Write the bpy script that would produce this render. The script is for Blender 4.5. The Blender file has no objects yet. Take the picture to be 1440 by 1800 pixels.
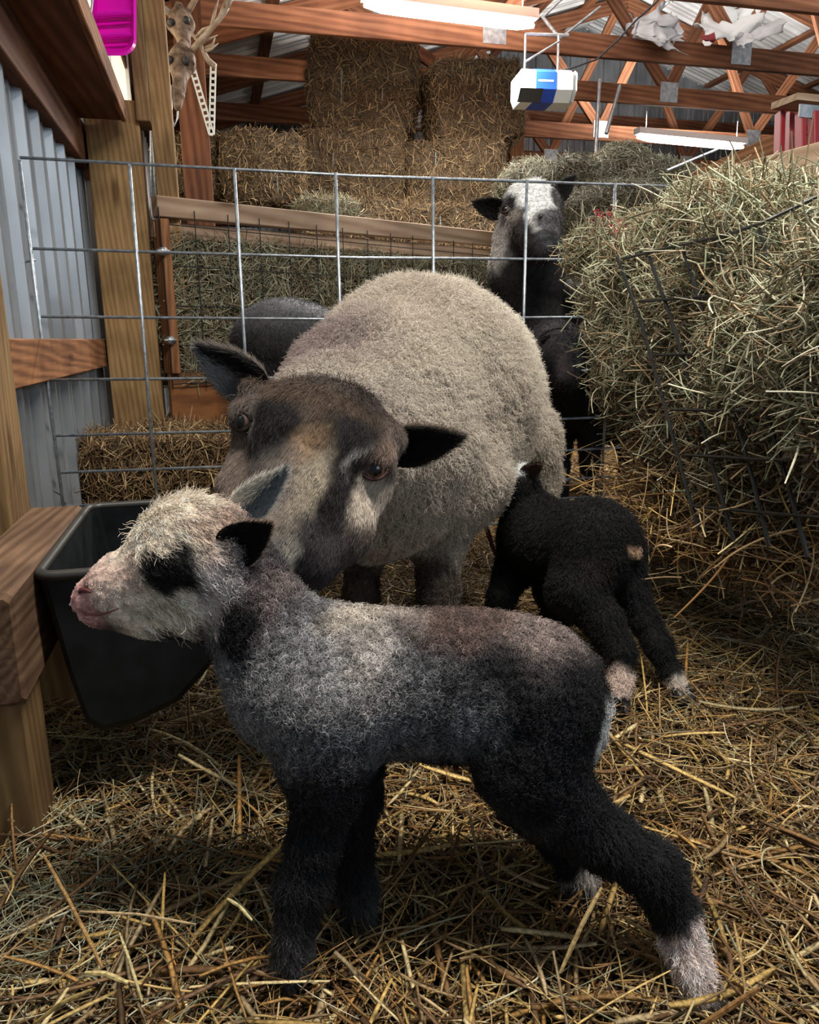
import bpy, math, random
import numpy as np
from mathutils import Vector, Matrix, Euler

# ------------------------------------------------------------------ camera, world, light
SC = bpy.context.scene
COL = SC.collection
H = 0.62                                   # lens height above the bedding, metres
FPX = 1330.0
YAW, PITCH, ROLL = math.radians(-14.0), math.radians(-13.0), math.radians(-0.7)
cam_d = bpy.data.cameras.new('camera')
cam = bpy.data.objects.new('camera', cam_d); COL.objects.link(cam)
cam_d.sensor_fit = 'VERTICAL'; cam_d.sensor_height = 24.0; cam_d.lens = FPX/1800*24.0
cam_d.clip_start = 0.02; cam_d.clip_end = 60
RM = Matrix.Rotation(YAW, 4, 'Z') @ Matrix.Rotation(math.pi/2+PITCH, 4, 'X') @ Matrix.Rotation(ROLL, 4, 'Z')
cam.matrix_world = Matrix.Translation((0, 0, H)) @ RM
SC.camera = cam
SC.view_settings.view_transform = 'Standard'; SC.view_settings.look = 'None'
SC.view_settings.gamma = 1.0; SC.view_settings.use_curve_mapping = False
SC.view_settings.exposure = 0.0
SC.cycles.use_denoising = True
SC.cycles.max_bounces = 6; SC.cycles.diffuse_bounces = 3; SC.cycles.glossy_bounces = 2
SC.cycles.transmission_bounces = 4; SC.cycles.transparent_max_bounces = 6
SC.cycles.use_adaptive_sampling = True; SC.cycles.adaptive_threshold = 0.03
try:
    SC.cycles_curves.shape = 'RIBBONS'
except Exception:
    pass
w = bpy.data.worlds.new('world'); SC.world = w; w.use_nodes = True
WORLD_STRENGTH = 0.22
w.node_tree.nodes['Background'].inputs[0].default_value = (0.72, 0.86, 1.0, 1)
w.node_tree.nodes['Background'].inputs[1].default_value = WORLD_STRENGTH

def area(name, loc, target, sx, sy, power, color):
    l = bpy.data.lights.new(name, 'AREA'); l.shape = 'RECTANGLE'; l.size = sx; l.size_y = sy
    l.energy = power; l.color = color
    o = bpy.data.objects.new(name, l); COL.objects.link(o)
    o.location = loc
    o.rotation_euler = (Vector(target)-Vector(loc)).to_track_quat('-Z', 'Y').to_euler()
    return o
# a ceiling tube right over the pen, above the frame, and an unseen cool fill light added behind the camera
area('pen_lamp_light', (0.55, 0.65, 2.35), (0.65, 1.2, 0.2), 1.2, 0.12, 78, (1.0, 0.95, 0.86))
area('rear_fill_light', (3.6, -2.2, 1.9), (0.6, 1.6, 0.3), 2.4, 2.2, 42, (0.80, 0.90, 1.0))
LAMP_POWER = 95

# ------------------------------------------------------------------ view helpers (pixels of the photo -> points of the place)
RMN = np.array(RM.to_3x3()); CAMP = np.array([0, 0, H])
def ray(px, py):
    return RMN @ np.array([(px-720)/FPX, (900-py)/FPX, -1.0])
def P(px, py, d):
    return CAMP + ray(px, py)*d
def PZ(px, py, z=0.0):
    r = ray(px, py); return CAMP + r*((z-H)/r[2])
def PX(px, py, x):
    r = ray(px, py); return CAMP + r*(x/r[0])
def PYp(px, py, y):
    r = ray(px, py); return CAMP + r*(y/r[1])
def depth_of(p):
    return float(-(RMN.T @ (np.asarray(p)-CAMP))[2])

# ------------------------------------------------------------------ materials
def mat(name):
    m = bpy.data.materials.new(name); m.use_nodes = True
    nt = m.node_tree
    return m, nt, nt.nodes['Principled BSDF']
def N(nt, kind, **kw):
    n = nt.nodes.new(kind)
    for k, v in kw.items():
        if k.startswith('i_'):
            key = k[2:]
            n.inputs[int(key) if key.isdigit() else key.replace('_', ' ')].default_value = v
        else:
            setattr(n, k, v)
    return n
def plain(name, col, rough=0.6, metal=0.0, emit=0.0, spec=0.5):
    m, nt, b = mat(name)
    b.inputs['Base Color'].default_value = (*col, 1); b.inputs['Roughness'].default_value = rough
    b.inputs['Metallic'].default_value = metal; b.inputs['Specular IOR Level'].default_value = spec
    if emit:
        b.inputs['Emission Color'].default_value = (*col, 1); b.inputs['Emission Strength'].default_value = emit
    return m
def ramp(nt, stops):
    r = nt.nodes.new('ShaderNodeValToRGB'); e = r.color_ramp.elements
    while len(e) < len(stops): e.new(0.5)
    for i, (p, c) in enumerate(stops):
        e[i].position = p; e[i].color = (*c, 1)
    return r
def wood(name, dark, mid, light, rough=0.75, scale=1.0, knots=True):
    """timber with the grain along the object's own X axis"""
    m, nt, b = mat(name); L = nt.links
    tc = N(nt, 'ShaderNodeTexCoord'); oi = N(nt, 'ShaderNodeObjectInfo')
    add = N(nt, 'ShaderNodeVectorMath', operation='ADD'); mul = N(nt, 'ShaderNodeVectorMath', operation='SCALE')
    mul.inputs['Scale'].default_value = 37.0
    L.new(oi.outputs['Random'], mul.inputs[0]); L.new(tc.outputs['Object'], add.inputs[0]); L.new(mul.outputs[0], add.inputs[1])
    mp = N(nt, 'ShaderNodeMapping'); mp.inputs['Scale'].default_value = (1.2*scale, 16*scale, 16*scale)
    L.new(add.outputs[0], mp.inputs[0])
    n1 = N(nt, 'ShaderNodeTexNoise', i_Scale=1.6, i_Detail=5.0, i_Distortion=0.7); L.new(mp.outputs[0], n1.inputs[0])
    wv = N(nt, 'ShaderNodeTexWave', wave_type='BANDS', bands_direction='DIAGONAL', i_Scale=0.9, i_Distortion=5.0, i_Detail=2.0)
    L.new(mp.outputs[0], wv.inputs[0])
    mx = N(nt, 'ShaderNodeMath', operation='MULTIPLY_ADD'); mx.inputs[1].default_value = 0.35
    L.new(wv.outputs['Fac'], mx.inputs[0])
    sc = N(nt, 'ShaderNodeMath', operation='MULTIPLY'); sc.inputs[1].default_value = 0.75
    L.new(n1.outputs['Fac'], sc.inputs[0]); L.new(sc.outputs[0], mx.inputs[2])
    r = ramp(nt, [(0.2, dark), (0.5, mid), (0.85, light)]); L.new(mx.outputs[0], r.inputs[0])
    n2 = N(nt, 'ShaderNodeTexNoise', i_Scale=2.2*scale, i_Detail=4.0); L.new(add.outputs[0], n2.inputs[0])
    rr = ramp(nt, [(0.38, (0.45, 0.42, 0.42)), (0.6, (1, 1, 1))]); L.new(n2.outputs['Fac'], rr.inputs[0])
    mm = N(nt, 'ShaderNodeMix', data_type='RGBA', blend_type='MULTIPLY'); mm.inputs[0].default_value = 0.7
    L.new(r.outputs[0], mm.inputs[6]); L.new(rr.outputs[0], mm.inputs[7])
    hv = N(nt, 'ShaderNodeHueSaturation'); mr = N(nt, 'ShaderNodeMapRange')
    mr.inputs['To Min'].default_value = 0.75; mr.inputs['To Max'].default_value = 1.2
    L.new(oi.outputs['Random'], mr.inputs[0]); L.new(mr.outputs[0], hv.inputs['Value']); L.new(mm.outputs[2], hv.inputs['Color'])
    last = hv.outputs[0]
    if knots:
        vm = N(nt, 'ShaderNodeMapping'); vm.inputs['Scale'].default_value = (2.2, 9, 9); L.new(add.outputs[0], vm.inputs[0])
        vo = N(nt, 'ShaderNodeTexVoronoi', i_Scale=1.0); L.new(vm.outputs[0], vo.inputs[0])
        kr = ramp(nt, [(0.06, (0.25, 0.16, 0.1)), (0.16, (1, 1, 1))]); L.new(vo.outputs['Distance'], kr.inputs[0])
        km = N(nt, 'ShaderNodeMix', data_type='RGBA', blend_type='MULTIPLY'); km.inputs[0].default_value = 0.8
        L.new(last, km.inputs[6]); L.new(kr.outputs[0], km.inputs[7]); last = km.outputs[2]
    L.new(last, b.inputs['Base Color']); b.inputs['Roughness'].default_value = rough
    b.inputs['Specular IOR Level'].default_value = 0.25
    bp = N(nt, 'ShaderNodeBump', i_Strength=0.35, i_Distance=0.003); L.new(mx.outputs[0], bp.inputs['Height'])
    L.new(bp.outputs[0], b.inputs['Normal'])
    return m
def noisy(name, c1, c2, scale=8.0, rough=0.6, metal=0.0, bump=0.0, stretch=(1, 1, 1), spec=0.4, detail=5.0):
    m, nt, b = mat(name); L = nt.links
    tc = N(nt, 'ShaderNodeTexCoord'); mp = N(nt, 'ShaderNodeMapping'); mp.inputs['Scale'].default_value = stretch
    L.new(tc.outputs['Object'], mp.inputs[0])
    n = N(nt, 'ShaderNodeTexNoise', i_Scale=scale, i_Detail=detail); L.new(mp.outputs[0], n.inputs[0])
    r = ramp(nt, [(0.35, c1), (0.65, c2)]); L.new(n.outputs['Fac'], r.inputs[0]); L.new(r.outputs[0], b.inputs['Base Color'])
    b.inputs['Roughness'].default_value = rough; b.inputs['Metallic'].default_value = metal
    b.inputs['Specular IOR Level'].default_value = spec
    if bump:
        bp = N(nt, 'ShaderNodeBump', i_Strength=1.0, i_Distance=bump); L.new(n.outputs['Fac'], bp.inputs['Height']); L.new(bp.outputs[0], b.inputs['Normal'])
    return m
def attr_mat(name, rough=0.6, spec=0.3, noise=None, bump=0.0, sheen=0.0, trans=0.0):
    m, nt, b = mat(name); L = nt.links
    a = N(nt, 'ShaderNodeAttribute', attribute_name='Col')
    b.inputs['Roughness'].default_value = rough; b.inputs['Specular IOR Level'].default_value = spec
    last = a.outputs['Color']
    if noise:
        tc = N(nt, 'ShaderNodeTexCoord'); n = N(nt, 'ShaderNodeTexNoise', i_Scale=noise, i_Detail=6.0)
        L.new(tc.outputs['Object'], n.inputs[0]); r = ramp(nt, [(0.35, (0.5, 0.5, 0.5)), (0.65, (1.15, 1.15, 1.15))]); L.new(n.outputs['Fac'], r.inputs[0])
        mm = N(nt, 'ShaderNodeMix', data_type='RGBA', blend_type='MULTIPLY'); mm.inputs[0].default_value = 1.0
        L.new(last, mm.inputs[6]); L.new(r.outputs[0], mm.inputs[7]); last = mm.outputs[2]
        if bump:
            bp = N(nt, 'ShaderNodeBump', i_Strength=1.0, i_Distance=bump); L.new(n.outputs['Fac'], bp.inputs['Height']); L.new(bp.outputs[0], b.inputs['Normal'])
    L.new(last, b.inputs['Base Color'])
    return m

M = {}
M['pine'] = wood('orange pine', (0.11, 0.042, 0.017), (0.24, 0.10, 0.04), (0.36, 0.165, 0.07), scale=1.8)
M['truss'] = wood('truss timber', (0.13, 0.05, 0.024), (0.25, 0.10, 0.048), (0.36, 0.165, 0.085), knots=False)
M['post'] = wood('yellow pine post', (0.17, 0.095, 0.038), (0.27, 0.16, 0.066), (0.36, 0.225, 0.10), scale=2.2)
M['brown'] = wood('reddish brown board', (0.07, 0.025, 0.012), (0.15, 0.055, 0.026), (0.22, 0.09, 0.042))
M['grey_wood'] = wood('weathered pale board', (0.24, 0.15, 0.09), (0.40, 0.27, 0.18), (0.52, 0.38, 0.26))
M['ledge'] = wood('dusty timber', (0.09, 0.045, 0.022), (0.18, 0.10, 0.055), (0.28, 0.165, 0.095), scale=2.4)
M['ply'] = noisy('orange plywood', (0.13, 0.045, 0.015), (0.30, 0.12, 0.04), 5, 0.7, stretch=(1, 1, 5))
M['siding'] = noisy('white painted steel siding', (0.20, 0.215, 0.23), (0.33, 0.355, 0.385), 5, 0.28, 0.35, stretch=(1, 1, 0.5))
M['roofmetal'] = noisy('galvanised roof sheet', (0.55, 0.56, 0.57), (0.75, 0.76, 0.77), 3, 0.5, 0.1)
M['galv'] = noisy('galvanised wire', (0.22, 0.25, 0.28), (0.42, 0.46, 0.50), 60, 0.42, 0.75)
M['blackwire'] = plain('black coated wire', (0.012, 0.012, 0.012), 0.45)
M['tub'] = noisy('black rubbery plastic', (0.004, 0.005, 0.006), (0.010, 0.012, 0.014), 30, 0.5, spec=0.3)
M['steel'] = noisy('zinc plated steel', (0.35, 0.36, 0.38), (0.6, 0.62, 0.64), 30, 0.4, 0.8)
M['white'] = plain('white plastic', (0.75, 0.77, 0.78), 0.4)
M['blue'] = plain('blue plastic', (0.01, 0.06, 0.42), 0.4)
M['dark'] = plain('dark plastic', (0.03, 0.03, 0.035), 0.5)
M['red'] = plain('red fibreglass', (0.28, 0.018, 0.025), 0.5)
M['bone'] = noisy('old bone', (0.10, 0.055, 0.035), (0.36, 0.25, 0.18), 28, 0.7, bump=.006)
M['antler'] = noisy('pale antler', (0.35, 0.25, 0.18), (0.62, 0.52, 0.43), 25, 0.6)
M['fur'] = attr_mat('fur', 0.55, 0.28)
M['skin'] = attr_mat('skin under the coat', 0.7, 0.2, noise=120.0, bump=0.002)
M['hay'] = attr_mat('dry stalks', 0.65, 0.25)
M['straw'] = attr_mat('flat straw stalks', 0.6, 0.25, noise=240.0, bump=0.0006)
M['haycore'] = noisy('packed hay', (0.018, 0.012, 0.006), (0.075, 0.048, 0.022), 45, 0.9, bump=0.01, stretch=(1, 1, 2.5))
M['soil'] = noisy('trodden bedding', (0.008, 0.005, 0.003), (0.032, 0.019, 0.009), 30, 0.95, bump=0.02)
M['glow'] = plain('lit tube', (1.0, 0.98, 0.93), 0.5, emit=14)
M['window'] = plain('daylit pane', (1.0, 0.88, 0.62), 0.3, emit=1.1)
M['mag'] = plain('magenta plastic', (0.92, 0.006, 0.60), 0.25)
M['mag'].node_tree.nodes['Principled BSDF'].inputs['Transmission Weight'].default_value = 0.35
M['bag'] = noisy('silvery plastic sheet', (0.35, 0.36, 0.38), (0.62, 0.63, 0.66), 6, 0.3, spec=0.6)
M['hoof'] = plain('dark hoof', (0.015, 0.013, 0.012), 0.4)
M['twine'] = plain('pale blue twine', (0.16, 0.22, 0.24), 0.7)

# ------------------------------------------------------------------ object helpers
def tag(o, label=None, cat=None, group=None, kind=None):
    if label: o['label'] = label
    if cat: o['category'] = cat
    if group: o['group'] = group
    if kind: o['kind'] = kind
    return o
def thing(name, loc, label, cat, group=None):
    o = bpy.data.objects.new(name, None); COL.objects.link(o); o.location = loc; o.empty_display_size = 0.05
    return tag(o, label, cat, group)
def link(o, parent=None, world=None):
    """link the object; world = its world matrix"""
    COL.objects.link(o)
    world = world or Matrix.Identity(4)
    if parent is not None:
        o.parent = parent
        ch = []; p = parent
        while p is not None: ch.append(p); p = p.parent
        mw = Matrix.Identity(4)
        for c in reversed(ch): mw = mw @ Matrix.LocRotScale(c.location, c.rotation_euler, c.scale)
        world = mw.inverted() @ world
    loc, rot, sc = world.decompose()
    o.location = loc; o.rotation_euler = rot.to_euler(); o.scale = sc
    return o
def mesh_obj(name, V, F, m, parent=None, world=None, smooth=False, colors=None):
    me = bpy.data.meshes.new(name)
    V = np.asarray(V, dtype=np.float64)
    if isinstance(F, np.ndarray):
        n = F.shape[1]; k = len(F)
        me.vertices.add(len(V)); me.vertices.foreach_set('co', V.ravel())
        me.loops.add(k*n); me.loops.foreach_set('vertex_index', F.ravel().astype(np.int32))
        me.polygons.add(k); me.polygons.foreach_set('loop_start', np.arange(0, k*n, n, dtype=np.int32))
        me.update(calc_edges=True); me.validate()
    else:
        me.from_pydata([tuple(v) for v in V], [], F); me.update()
    if colors is not None:
        a = me.attributes.new('Col', 'FLOAT_COLOR', 'POINT')
        c = np.ones((len(V), 4), dtype=np.float32); c[:, :3] = colors; a.data.foreach_set('color', c.ravel())
    me.materials.append(m)
    if smooth: me.polygons.foreach_set('use_smooth', np.ones(len(me.polygons), dtype=bool))
    return link(bpy.data.objects.new(name, me), parent, world)

class MB:
    """collects simple solids into one mesh"""
    def __init__(s): s.V = []; s.F = []
    def add(s, V, F):
        o = len(s.V); s.V += [tuple(v) for v in V]; s.F += [tuple(i+o for i in f) for f in F]; return s
    def box(s, c, size, R=None, bev=0.0):
        c = Vector(c); hx, hy, hz = [v/2 for v in size]; R = R or Matrix.Identity(3)
        if bev <= 0:
            V = [c + R @ Vector((x*hx, y*hy, z*hz)) for z in (-1, 1) for y in (-1, 1) for x in (-1, 1)]
            return s.add(V, [(0, 2, 3, 1), (4, 5, 7, 6), (0, 1, 5, 4), (2, 6, 7, 3), (0, 4, 6, 2), (1, 3, 7, 5)])
        # box with chamfered long edges (octagonal section along x)
        b = min(bev, hy*.5, hz*.5)
        ring = [(hy, hz-b), (hy-b, hz), (-hy+b, hz), (-hy, hz-b), (-hy, -hz+b), (-hy+b, -hz), (hy-b, -hz), (hy, -hz+b)]
        V = []
        for (x, k) in ((-hx, 1-b/max(hy, hz)), (-hx+b, 1), (hx-b, 1), (hx, 1-b/max(hy, hz))):
            V += [c + R @ Vector((x, y*k, z*k)) for y, z in ring]
        F = [tuple(range(8))[::-1][::-1], tuple(range(24, 32))]
        F[0] = tuple(reversed(range(8))); F = [tuple(range(8)), tuple(reversed(range(24, 32)))]
        for a in range(3):
            for i in range(8):
                j = (i+1) % 8; F.append((a*8+j, a*8+i, (a+1)*8+i, (a+1)*8+j))
        return s.add(V, F)
    def tube(s, pts, r, seg=8, closed=False):
        pts = [Vector(p) for p in pts]; n = len(pts)
        rs = r if hasattr(r, '__len__') else [r]*n
        up = Vector((0, 0, 1)); V = []; prev = None
        for i, p in enumerate(pts):
            t = (pts[min(i+1, n-1)]-pts[max(i-1, 0)])
            t = t.normalized() if t.length > 1e-9 else up
            if prev is None:
                a = Vector((0, 0, 1)) if abs(t.z) < .9 else Vector((1, 0, 0)); u = t.cross(a).normalized()
            else:
                u = (prev - t*prev.dot(t)).normalized()
            prev = u; v = t.cross(u)
            V += [p + (u*math.cos(2*math.pi*k/seg)+v*math.sin(2*math.pi*k/seg))*rs[i] for k in range(seg)]
        F = [tuple(reversed(range(seg))), tuple(range((n-1)*seg, n*seg))]
        for i in range(n-1):
            for k in range(seg):
                j = (k+1) % seg; F.append((i*seg+k, i*seg+j, (i+1)*seg+j, (i+1)*seg+k))
        return s.add(V, F)
    def build(s, name, m, parent=None, smooth=False, world=None):
        return mesh_obj(name, s.V, s.F, m, parent, world, smooth)

def beam(name, a, b, wdt, hgt, m, parent=None, up=(0, 0, 1), bev=0.003, roll=0.0, ext=0.0):
    """a board or timber from a to b; its own X axis runs along the grain"""
    a = Vector(a); b = Vector(b); x = (b-a).normalized(); L = (b-a).length + ext
    up = Vector(up); y = up.cross(x).normalized(); z = x.cross(y)
    R = Matrix((x, y, z)).transposed().to_4x4() @ Matrix.Rotation(roll, 4, 'X')
    return MB().box((0, 0, 0), (L, wdt, hgt), bev=bev).build(name, m, parent, world=Matrix.Translation((a+b)/2) @ R)

# ------------------------------------------------------------------ numeric helpers: noise, implicit surface, strands
RNG = np.random.default_rng(7)
_perm = np.random.default_rng(3).random(4096*4).astype(np.float32)
def vnoise(p, scale):
    q = p*scale; i = np.floor(q).astype(np.int64); f = q-i; f = f*f*(3-2*f); r = 0
    for dx in (0, 1):
        for dy in (0, 1):
            for dz in (0, 1):
                h = ((i[..., 0]+dx)*73856093 ^ (i[..., 1]+dy)*19349663 ^ (i[..., 2]+dz)*83492791) % 16384
                r = r + _perm[h]*((f[..., 0] if dx else 1-f[..., 0])*(f[..., 1] if dy else 1-f[..., 1])*(f[..., 2] if dz else 1-f[..., 2]))
    return r
def fbm(p, s): return (vnoise(p, s)*0.55+vnoise(p+5.3, s*2.1)*0.3+vnoise(p+9.1, s*4.3)*0.15)

class Body:
    """smooth union of ellipsoids and tapered limbs, meshed into ONE continuous skin"""
    def __init__(s, cell): s.cell = cell; s.pr = []
    def cap(s, a, b, ra, rb, k=0.02, flat=None): s.pr.append(('c', np.array(a, float), np.array(b, float), ra, rb, k, None)); return s
    def ell(s, c, r, R=None, k=0.03): s.pr.append(('e', np.array(c, float), np.array(r, float), np.eye(3) if R is None else np.array(R), 0, k, None)); return s
    def cut(s, c, r, R=None, k=0.01): s.pr.append(('x', np.array(c, float), np.array(r, float), np.eye(3) if R is None else np.array(R), 0, k, None)); return s
    def chain(s, pts, k=0.02):
        for (a, ra), (b, rb) in zip(pts[:-1], pts[1:]): s.cap(a, b, ra, rb, k)
        return s
    def mesh(s):
        h = s.cell; los = []; his = []
        for p in s.pr:
            if p[0] == 'c':
                lo = np.minimum(p[1]-p[3], p[2]-p[4]); hi = np.maximum(p[1]+p[3], p[2]+p[4])
            else:
                rr = np.sqrt(((p[3]*p[2])**2).sum(1)); lo = p[1]-rr; hi = p[1]+rr
            los.append(lo); his.append(hi)
        LO = np.min([l for l, p in zip(los, s.pr) if p[0] != 'x'], 0)-4*h; HI = np.max([l for l, p in zip(his, s.pr) if p[0] != 'x'], 0)+4*h
        n = np.ceil((HI-LO)/h).astype(int)+1
        f = np.full(n, 0.15, dtype=np.float32)
        for p, lo, hi in zip(s.pr, los, his):
            k = p[5]; i0 = np.clip(np.floor((lo-k-LO)/h).astype(int)-2, 0, n-1); i1 = np.clip(np.ceil((hi+k-LO)/h).astype(int)+3, 1, n)
            if (i1 <= i0).any(): continue
            ax = [(LO[a]+h*np.arange(i0[a], i1[a])).astype(np.float32) for a in range(3)]
            X, Y, Z = np.meshgrid(*ax, indexing='ij')
            if p[0] == 'c':
                a = p[1]; ba = p[2]-a; L2 = max(ba@ba, 1e-12)
                x = X-a[0]; y = Y-a[1]; z = Z-a[2]
                t = np.clip((x*ba[0]+y*ba[1]+z*ba[2])/L2, 0, 1)
                d = np.sqrt((x-t*ba[0])**2+(y-t*ba[1])**2+(z-t*ba[2])**2)-(p[3]+t*(p[4]-p[3]))
            else:
                R = p[3]; x = X-p[1][0]; y = Y-p[1][1]; z = Z-p[1][2]; r = p[2]
                u = (x*R[0, 0]+y*R[1, 0]+z*R[2, 0]); v = (x*R[0, 1]+y*R[1, 1]+z*R[2, 1]); q = (x*R[0, 2]+y*R[1, 2]+z*R[2, 2])
                k0 = np.sqrt((u/r[0])**2+(v/r[1])**2+(q/r[2])**2); k1 = np.sqrt((u/r[0]**2)**2+(v/r[1]**2)**2+(q/r[2]**2)**2)+1e-9
                d = k0*(k0-1)/k1
            sl = tuple(slice(i0[a], i1[a]) for a in range(3)); g = f[sl]
            if p[0] == 'x':
                hh = np.maximum(k-np.abs(g+d), 0)/k; f[sl] = np.maximum(g, -d)+hh*hh*k*0.25
            else:
                hh = np.maximum(k-np.abs(g-d), 0)/k; f[sl] = np.minimum(g, d)-hh*hh*k*0.25
        return surface_net(f, LO, h)

def surface_net(f, LO, h):
    nx, ny, nz = f.shape; ins = f < 0
    c = np.zeros((nx-1, ny-1, nz-1), np.int8)
    for dx in (0, 1):
        for dy in (0, 1):
            for dz in (0, 1): c += ins[dx:nx-1+dx, dy:ny-1+dy, dz:nz-1+dz]
    act = (c > 0) & (c < 8); I = np.argwhere(act)
    idx = np.full(act.shape, -1, np.int64); idx[act] = np.arange(len(I))
    acc = np.zeros((len(I), 3)); cnt = np.zeros(len(I))
    cor = [(a, b, d) for a in (0, 1) for b in (0, 1) for d in (0, 1)]
    for ca in cor:
        for ax in range(3):
            if ca[ax]: continue
            cb = list(ca); cb[ax] = 1
            fa = f[I[:, 0]+ca[0], I[:, 1]+ca[1], I[:, 2]+ca[2]]; fb = f[I[:, 0]+cb[0], I[:, 1]+cb[1], I[:, 2]+cb[2]]
            m = (fa < 0) != (fb < 0); t = np.where(m, fa/np.where(m, fa-fb, 1), 0)
            pt = np.tile(np.array(ca, float), (len(I), 1)); pt[:, ax] = t
            acc[m] += pt[m]; cnt[m] += 1
    V = LO + h*(I + acc/cnt[:, None])
    Q = []
    for ax in range(3):
        o1, o2 = (ax+1) % 3, (ax+2) % 3
        sa = [slice(1, -1)]*3; sa[ax] = slice(0, f.shape[ax]-1); sb = list(sa); sb[ax] = slice(1, f.shape[ax])
        A = ins[tuple(sa)]; B = ins[tuple(sb)]
        E = np.argwhere(A != B)
        if not len(E): continue
        flip = A[tuple(E.T)]
        E = E + np.array([0 if a == ax else 1 for a in range(3)])
        def cell(d1, d2):
            g = E.copy(); g[:, o1] -= d1; g[:, o2] -= d2; return idx[tuple(g.T)]
        q = np.stack([cell(1, 1), cell(0, 1), cell(0, 0), cell(1, 0)], 1)
        q[~flip] = q[~flip][:, ::-1]; Q.append(q)
    Q = np.concatenate(Q)
    # two rounds of smoothing
    for _ in range(2):
        s = np.zeros_like(V); k = np.zeros(len(V))
        for a in range(4):
            b = (a+1) % 4
            np.add.at(s, Q[:, a], V[Q[:, b]]); np.add.at(k, Q[:, a], 1)
        V = V*0.5 + 0.5*s/np.maximum(k, 1)[:, None]
    return V, Q

def vnormals(V, Q):
    fn = np.cross(V[Q[:, 2]]-V[Q[:, 0]], V[Q[:, -1]]-V[Q[:, 1]]) if Q.shape[1] == 4 else np.cross(V[Q[:, 1]]-V[Q[:, 0]], V[Q[:, 2]]-V[Q[:, 0]])
    n = np.zeros_like(V)
    for a in range(Q.shape[1]): np.add.at(n, Q[:, a], fn)
    return n/np.maximum(np.linalg.norm(n, axis=1), 1e-12)[:, None]
def unit(a): return a/np.maximum(np.linalg.norm(a, axis=-1), 1e-9)[..., None]
def sample(V, Q, n, rng):
    Nn = vnormals(V, Q)
    T = np.concatenate([Q[:, [0, 1, 2]], Q[:, [0, 2, 3]]]) if Q.shape[1] == 4 else Q
    ar = np.linalg.norm(np.cross(V[T[:, 1]]-V[T[:, 0]], V[T[:, 2]]-V[T[:, 0]]), axis=1)
    t = T[rng.choice(len(T), n, p=ar/ar.sum())]
    u = rng.random((n, 2)); sw = u.sum(1) > 1; u[sw] = 1-u[sw]
    wgt = np.stack([1-u.sum(1), u[:, 0], u[:, 1]], 1)
    return (V[t]*wgt[..., None]).sum(1), unit((Nn[t]*wgt[..., None]).sum(1))
def curves_obj(name, pts, rad, colr, m, parent=None):
    """pts (n,k,3) strands, rad (n,k), colr (n,3)"""
    n, k = pts.shape[:2]
    cu = bpy.data.hair_curves.new(name); cu.add_curves([k]*n)
    cu.attributes['position'].data.foreach_set('vector', pts.astype(np.float32).ravel())
    ra = cu.attributes.get('radius') or cu.attributes.new('radius', 'FLOAT', 'POINT')
    ra.data.foreach_set('value', rad.astype(np.float32).ravel())
    a = cu.attributes.new('Col', 'FLOAT_COLOR', 'CURVE')
    c = np.ones((n, 4), np.float32); c[:, :3] = colr; a.data.foreach_set('color', c.ravel())
    cu.materials.append(m)
    return link(bpy.data.objects.new(name, cu), parent)
def fur(name, parent, V, Q, n, length, radius, colfn, flow=None, lie=0.4, messy=0.25, curl=0.0, turns=1.5, k=5, seed=1, mask=None, jit=0.25, tuft=0.0, tf=100., salt=0.):
    rng = np.random.default_rng(seed)
    p, nr = sample(V, Q, n, rng)
    if mask is not None:
        kp = rng.random(len(p)) < mask(p, nr); p = p[kp]; nr = nr[kp]
    n = len(p)
    L = (length(p) if callable(length) else np.full(n, length))*(0.65+0.7*rng.random(n))
    fl = flow(p, nr) if flow is not None else np.tile(np.array([0, 0, -1.0]), (n, 1))
    fl = fl-nr*(fl*nr).sum(1)[:, None]; fl = unit(fl)
    ly = lie(p) if callable(lie) else np.full(n, lie)
    clump = np.stack([vnoise(p+o, 90)-.5 for o in (0, 7, 13)], 1)*2.2*messy
    d = unit(nr*(1-ly)[:, None]+fl*ly[:, None]+rng.normal(0, messy, (n, 3))*0.6+clump)
    bend = unit(nr*(0.6-ly*.6)[:, None]+fl*(ly+.3)[:, None]+rng.normal(0, messy, (n, 3)))
    t = np.linspace(0, 1, k)
    pts = p[:, None, :] - nr[:, None, :]*0.001 + L[:, None, None]*(t[None, :, None]*d[:, None, :]+(t[None, :, None]**2)*0.5*(bend-d)[:, None, :])
    if tuft:
        g = np.floor(p*tf); hsh = np.stack([_perm[((g[:, 0]*7+g[:, 1]*131+g[:, 2]*1117+o*977).astype(np.int64)) % 16384] for o in (1, 2, 3)], 1)
        dv = (g+.2+.6*hsh)/tf-p; dv = dv-nr*(dv*nr).sum(1)[:, None]
        pts += (t[None, :, None]**1.3)*dv[:, None, :]*tuft
    cr = curl(p) if callable(curl) else np.full(n, curl)
    if cr.max() > 0:
        u = unit(np.cross(d, np.tile([0.3, 0.5, 0.81], (n, 1)))); v = np.cross(d, u)
        ph = rng.random(n)*6.28; sg = np.where(rng.random(n) < .5, -1, 1)
        ang = ph[:, None]+sg[:, None]*t[None]*turns*6.28
        amp = cr[:, None]*np.minimum(t*2.5, 1)[None]
        pts += (np.cos(ang)-np.cos(ph)[:, None])[..., None]*amp[..., None]*u[:, None]+(np.sin(ang)-np.sin(ph)[:, None])[..., None]*amp[..., None]*v[:, None]
    rd = radius*(0.7+0.6*rng.random(n))[:, None]*(1-0.6*t)[None]
    c = colfn(p, nr)*(1-jit+2*jit*rng.random(n))[:, None]
    if salt: c = c*(1-salt+2*salt*np.clip(vnoise(p, 150)*1.6-.3, 0, 1))[:, None]*np.where(rng.random(n) < .05, 1.9, 1.)[:, None]
    return curves_obj(name, pts, rd, np.clip(c, 0, 1), M['fur'], parent)
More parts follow.
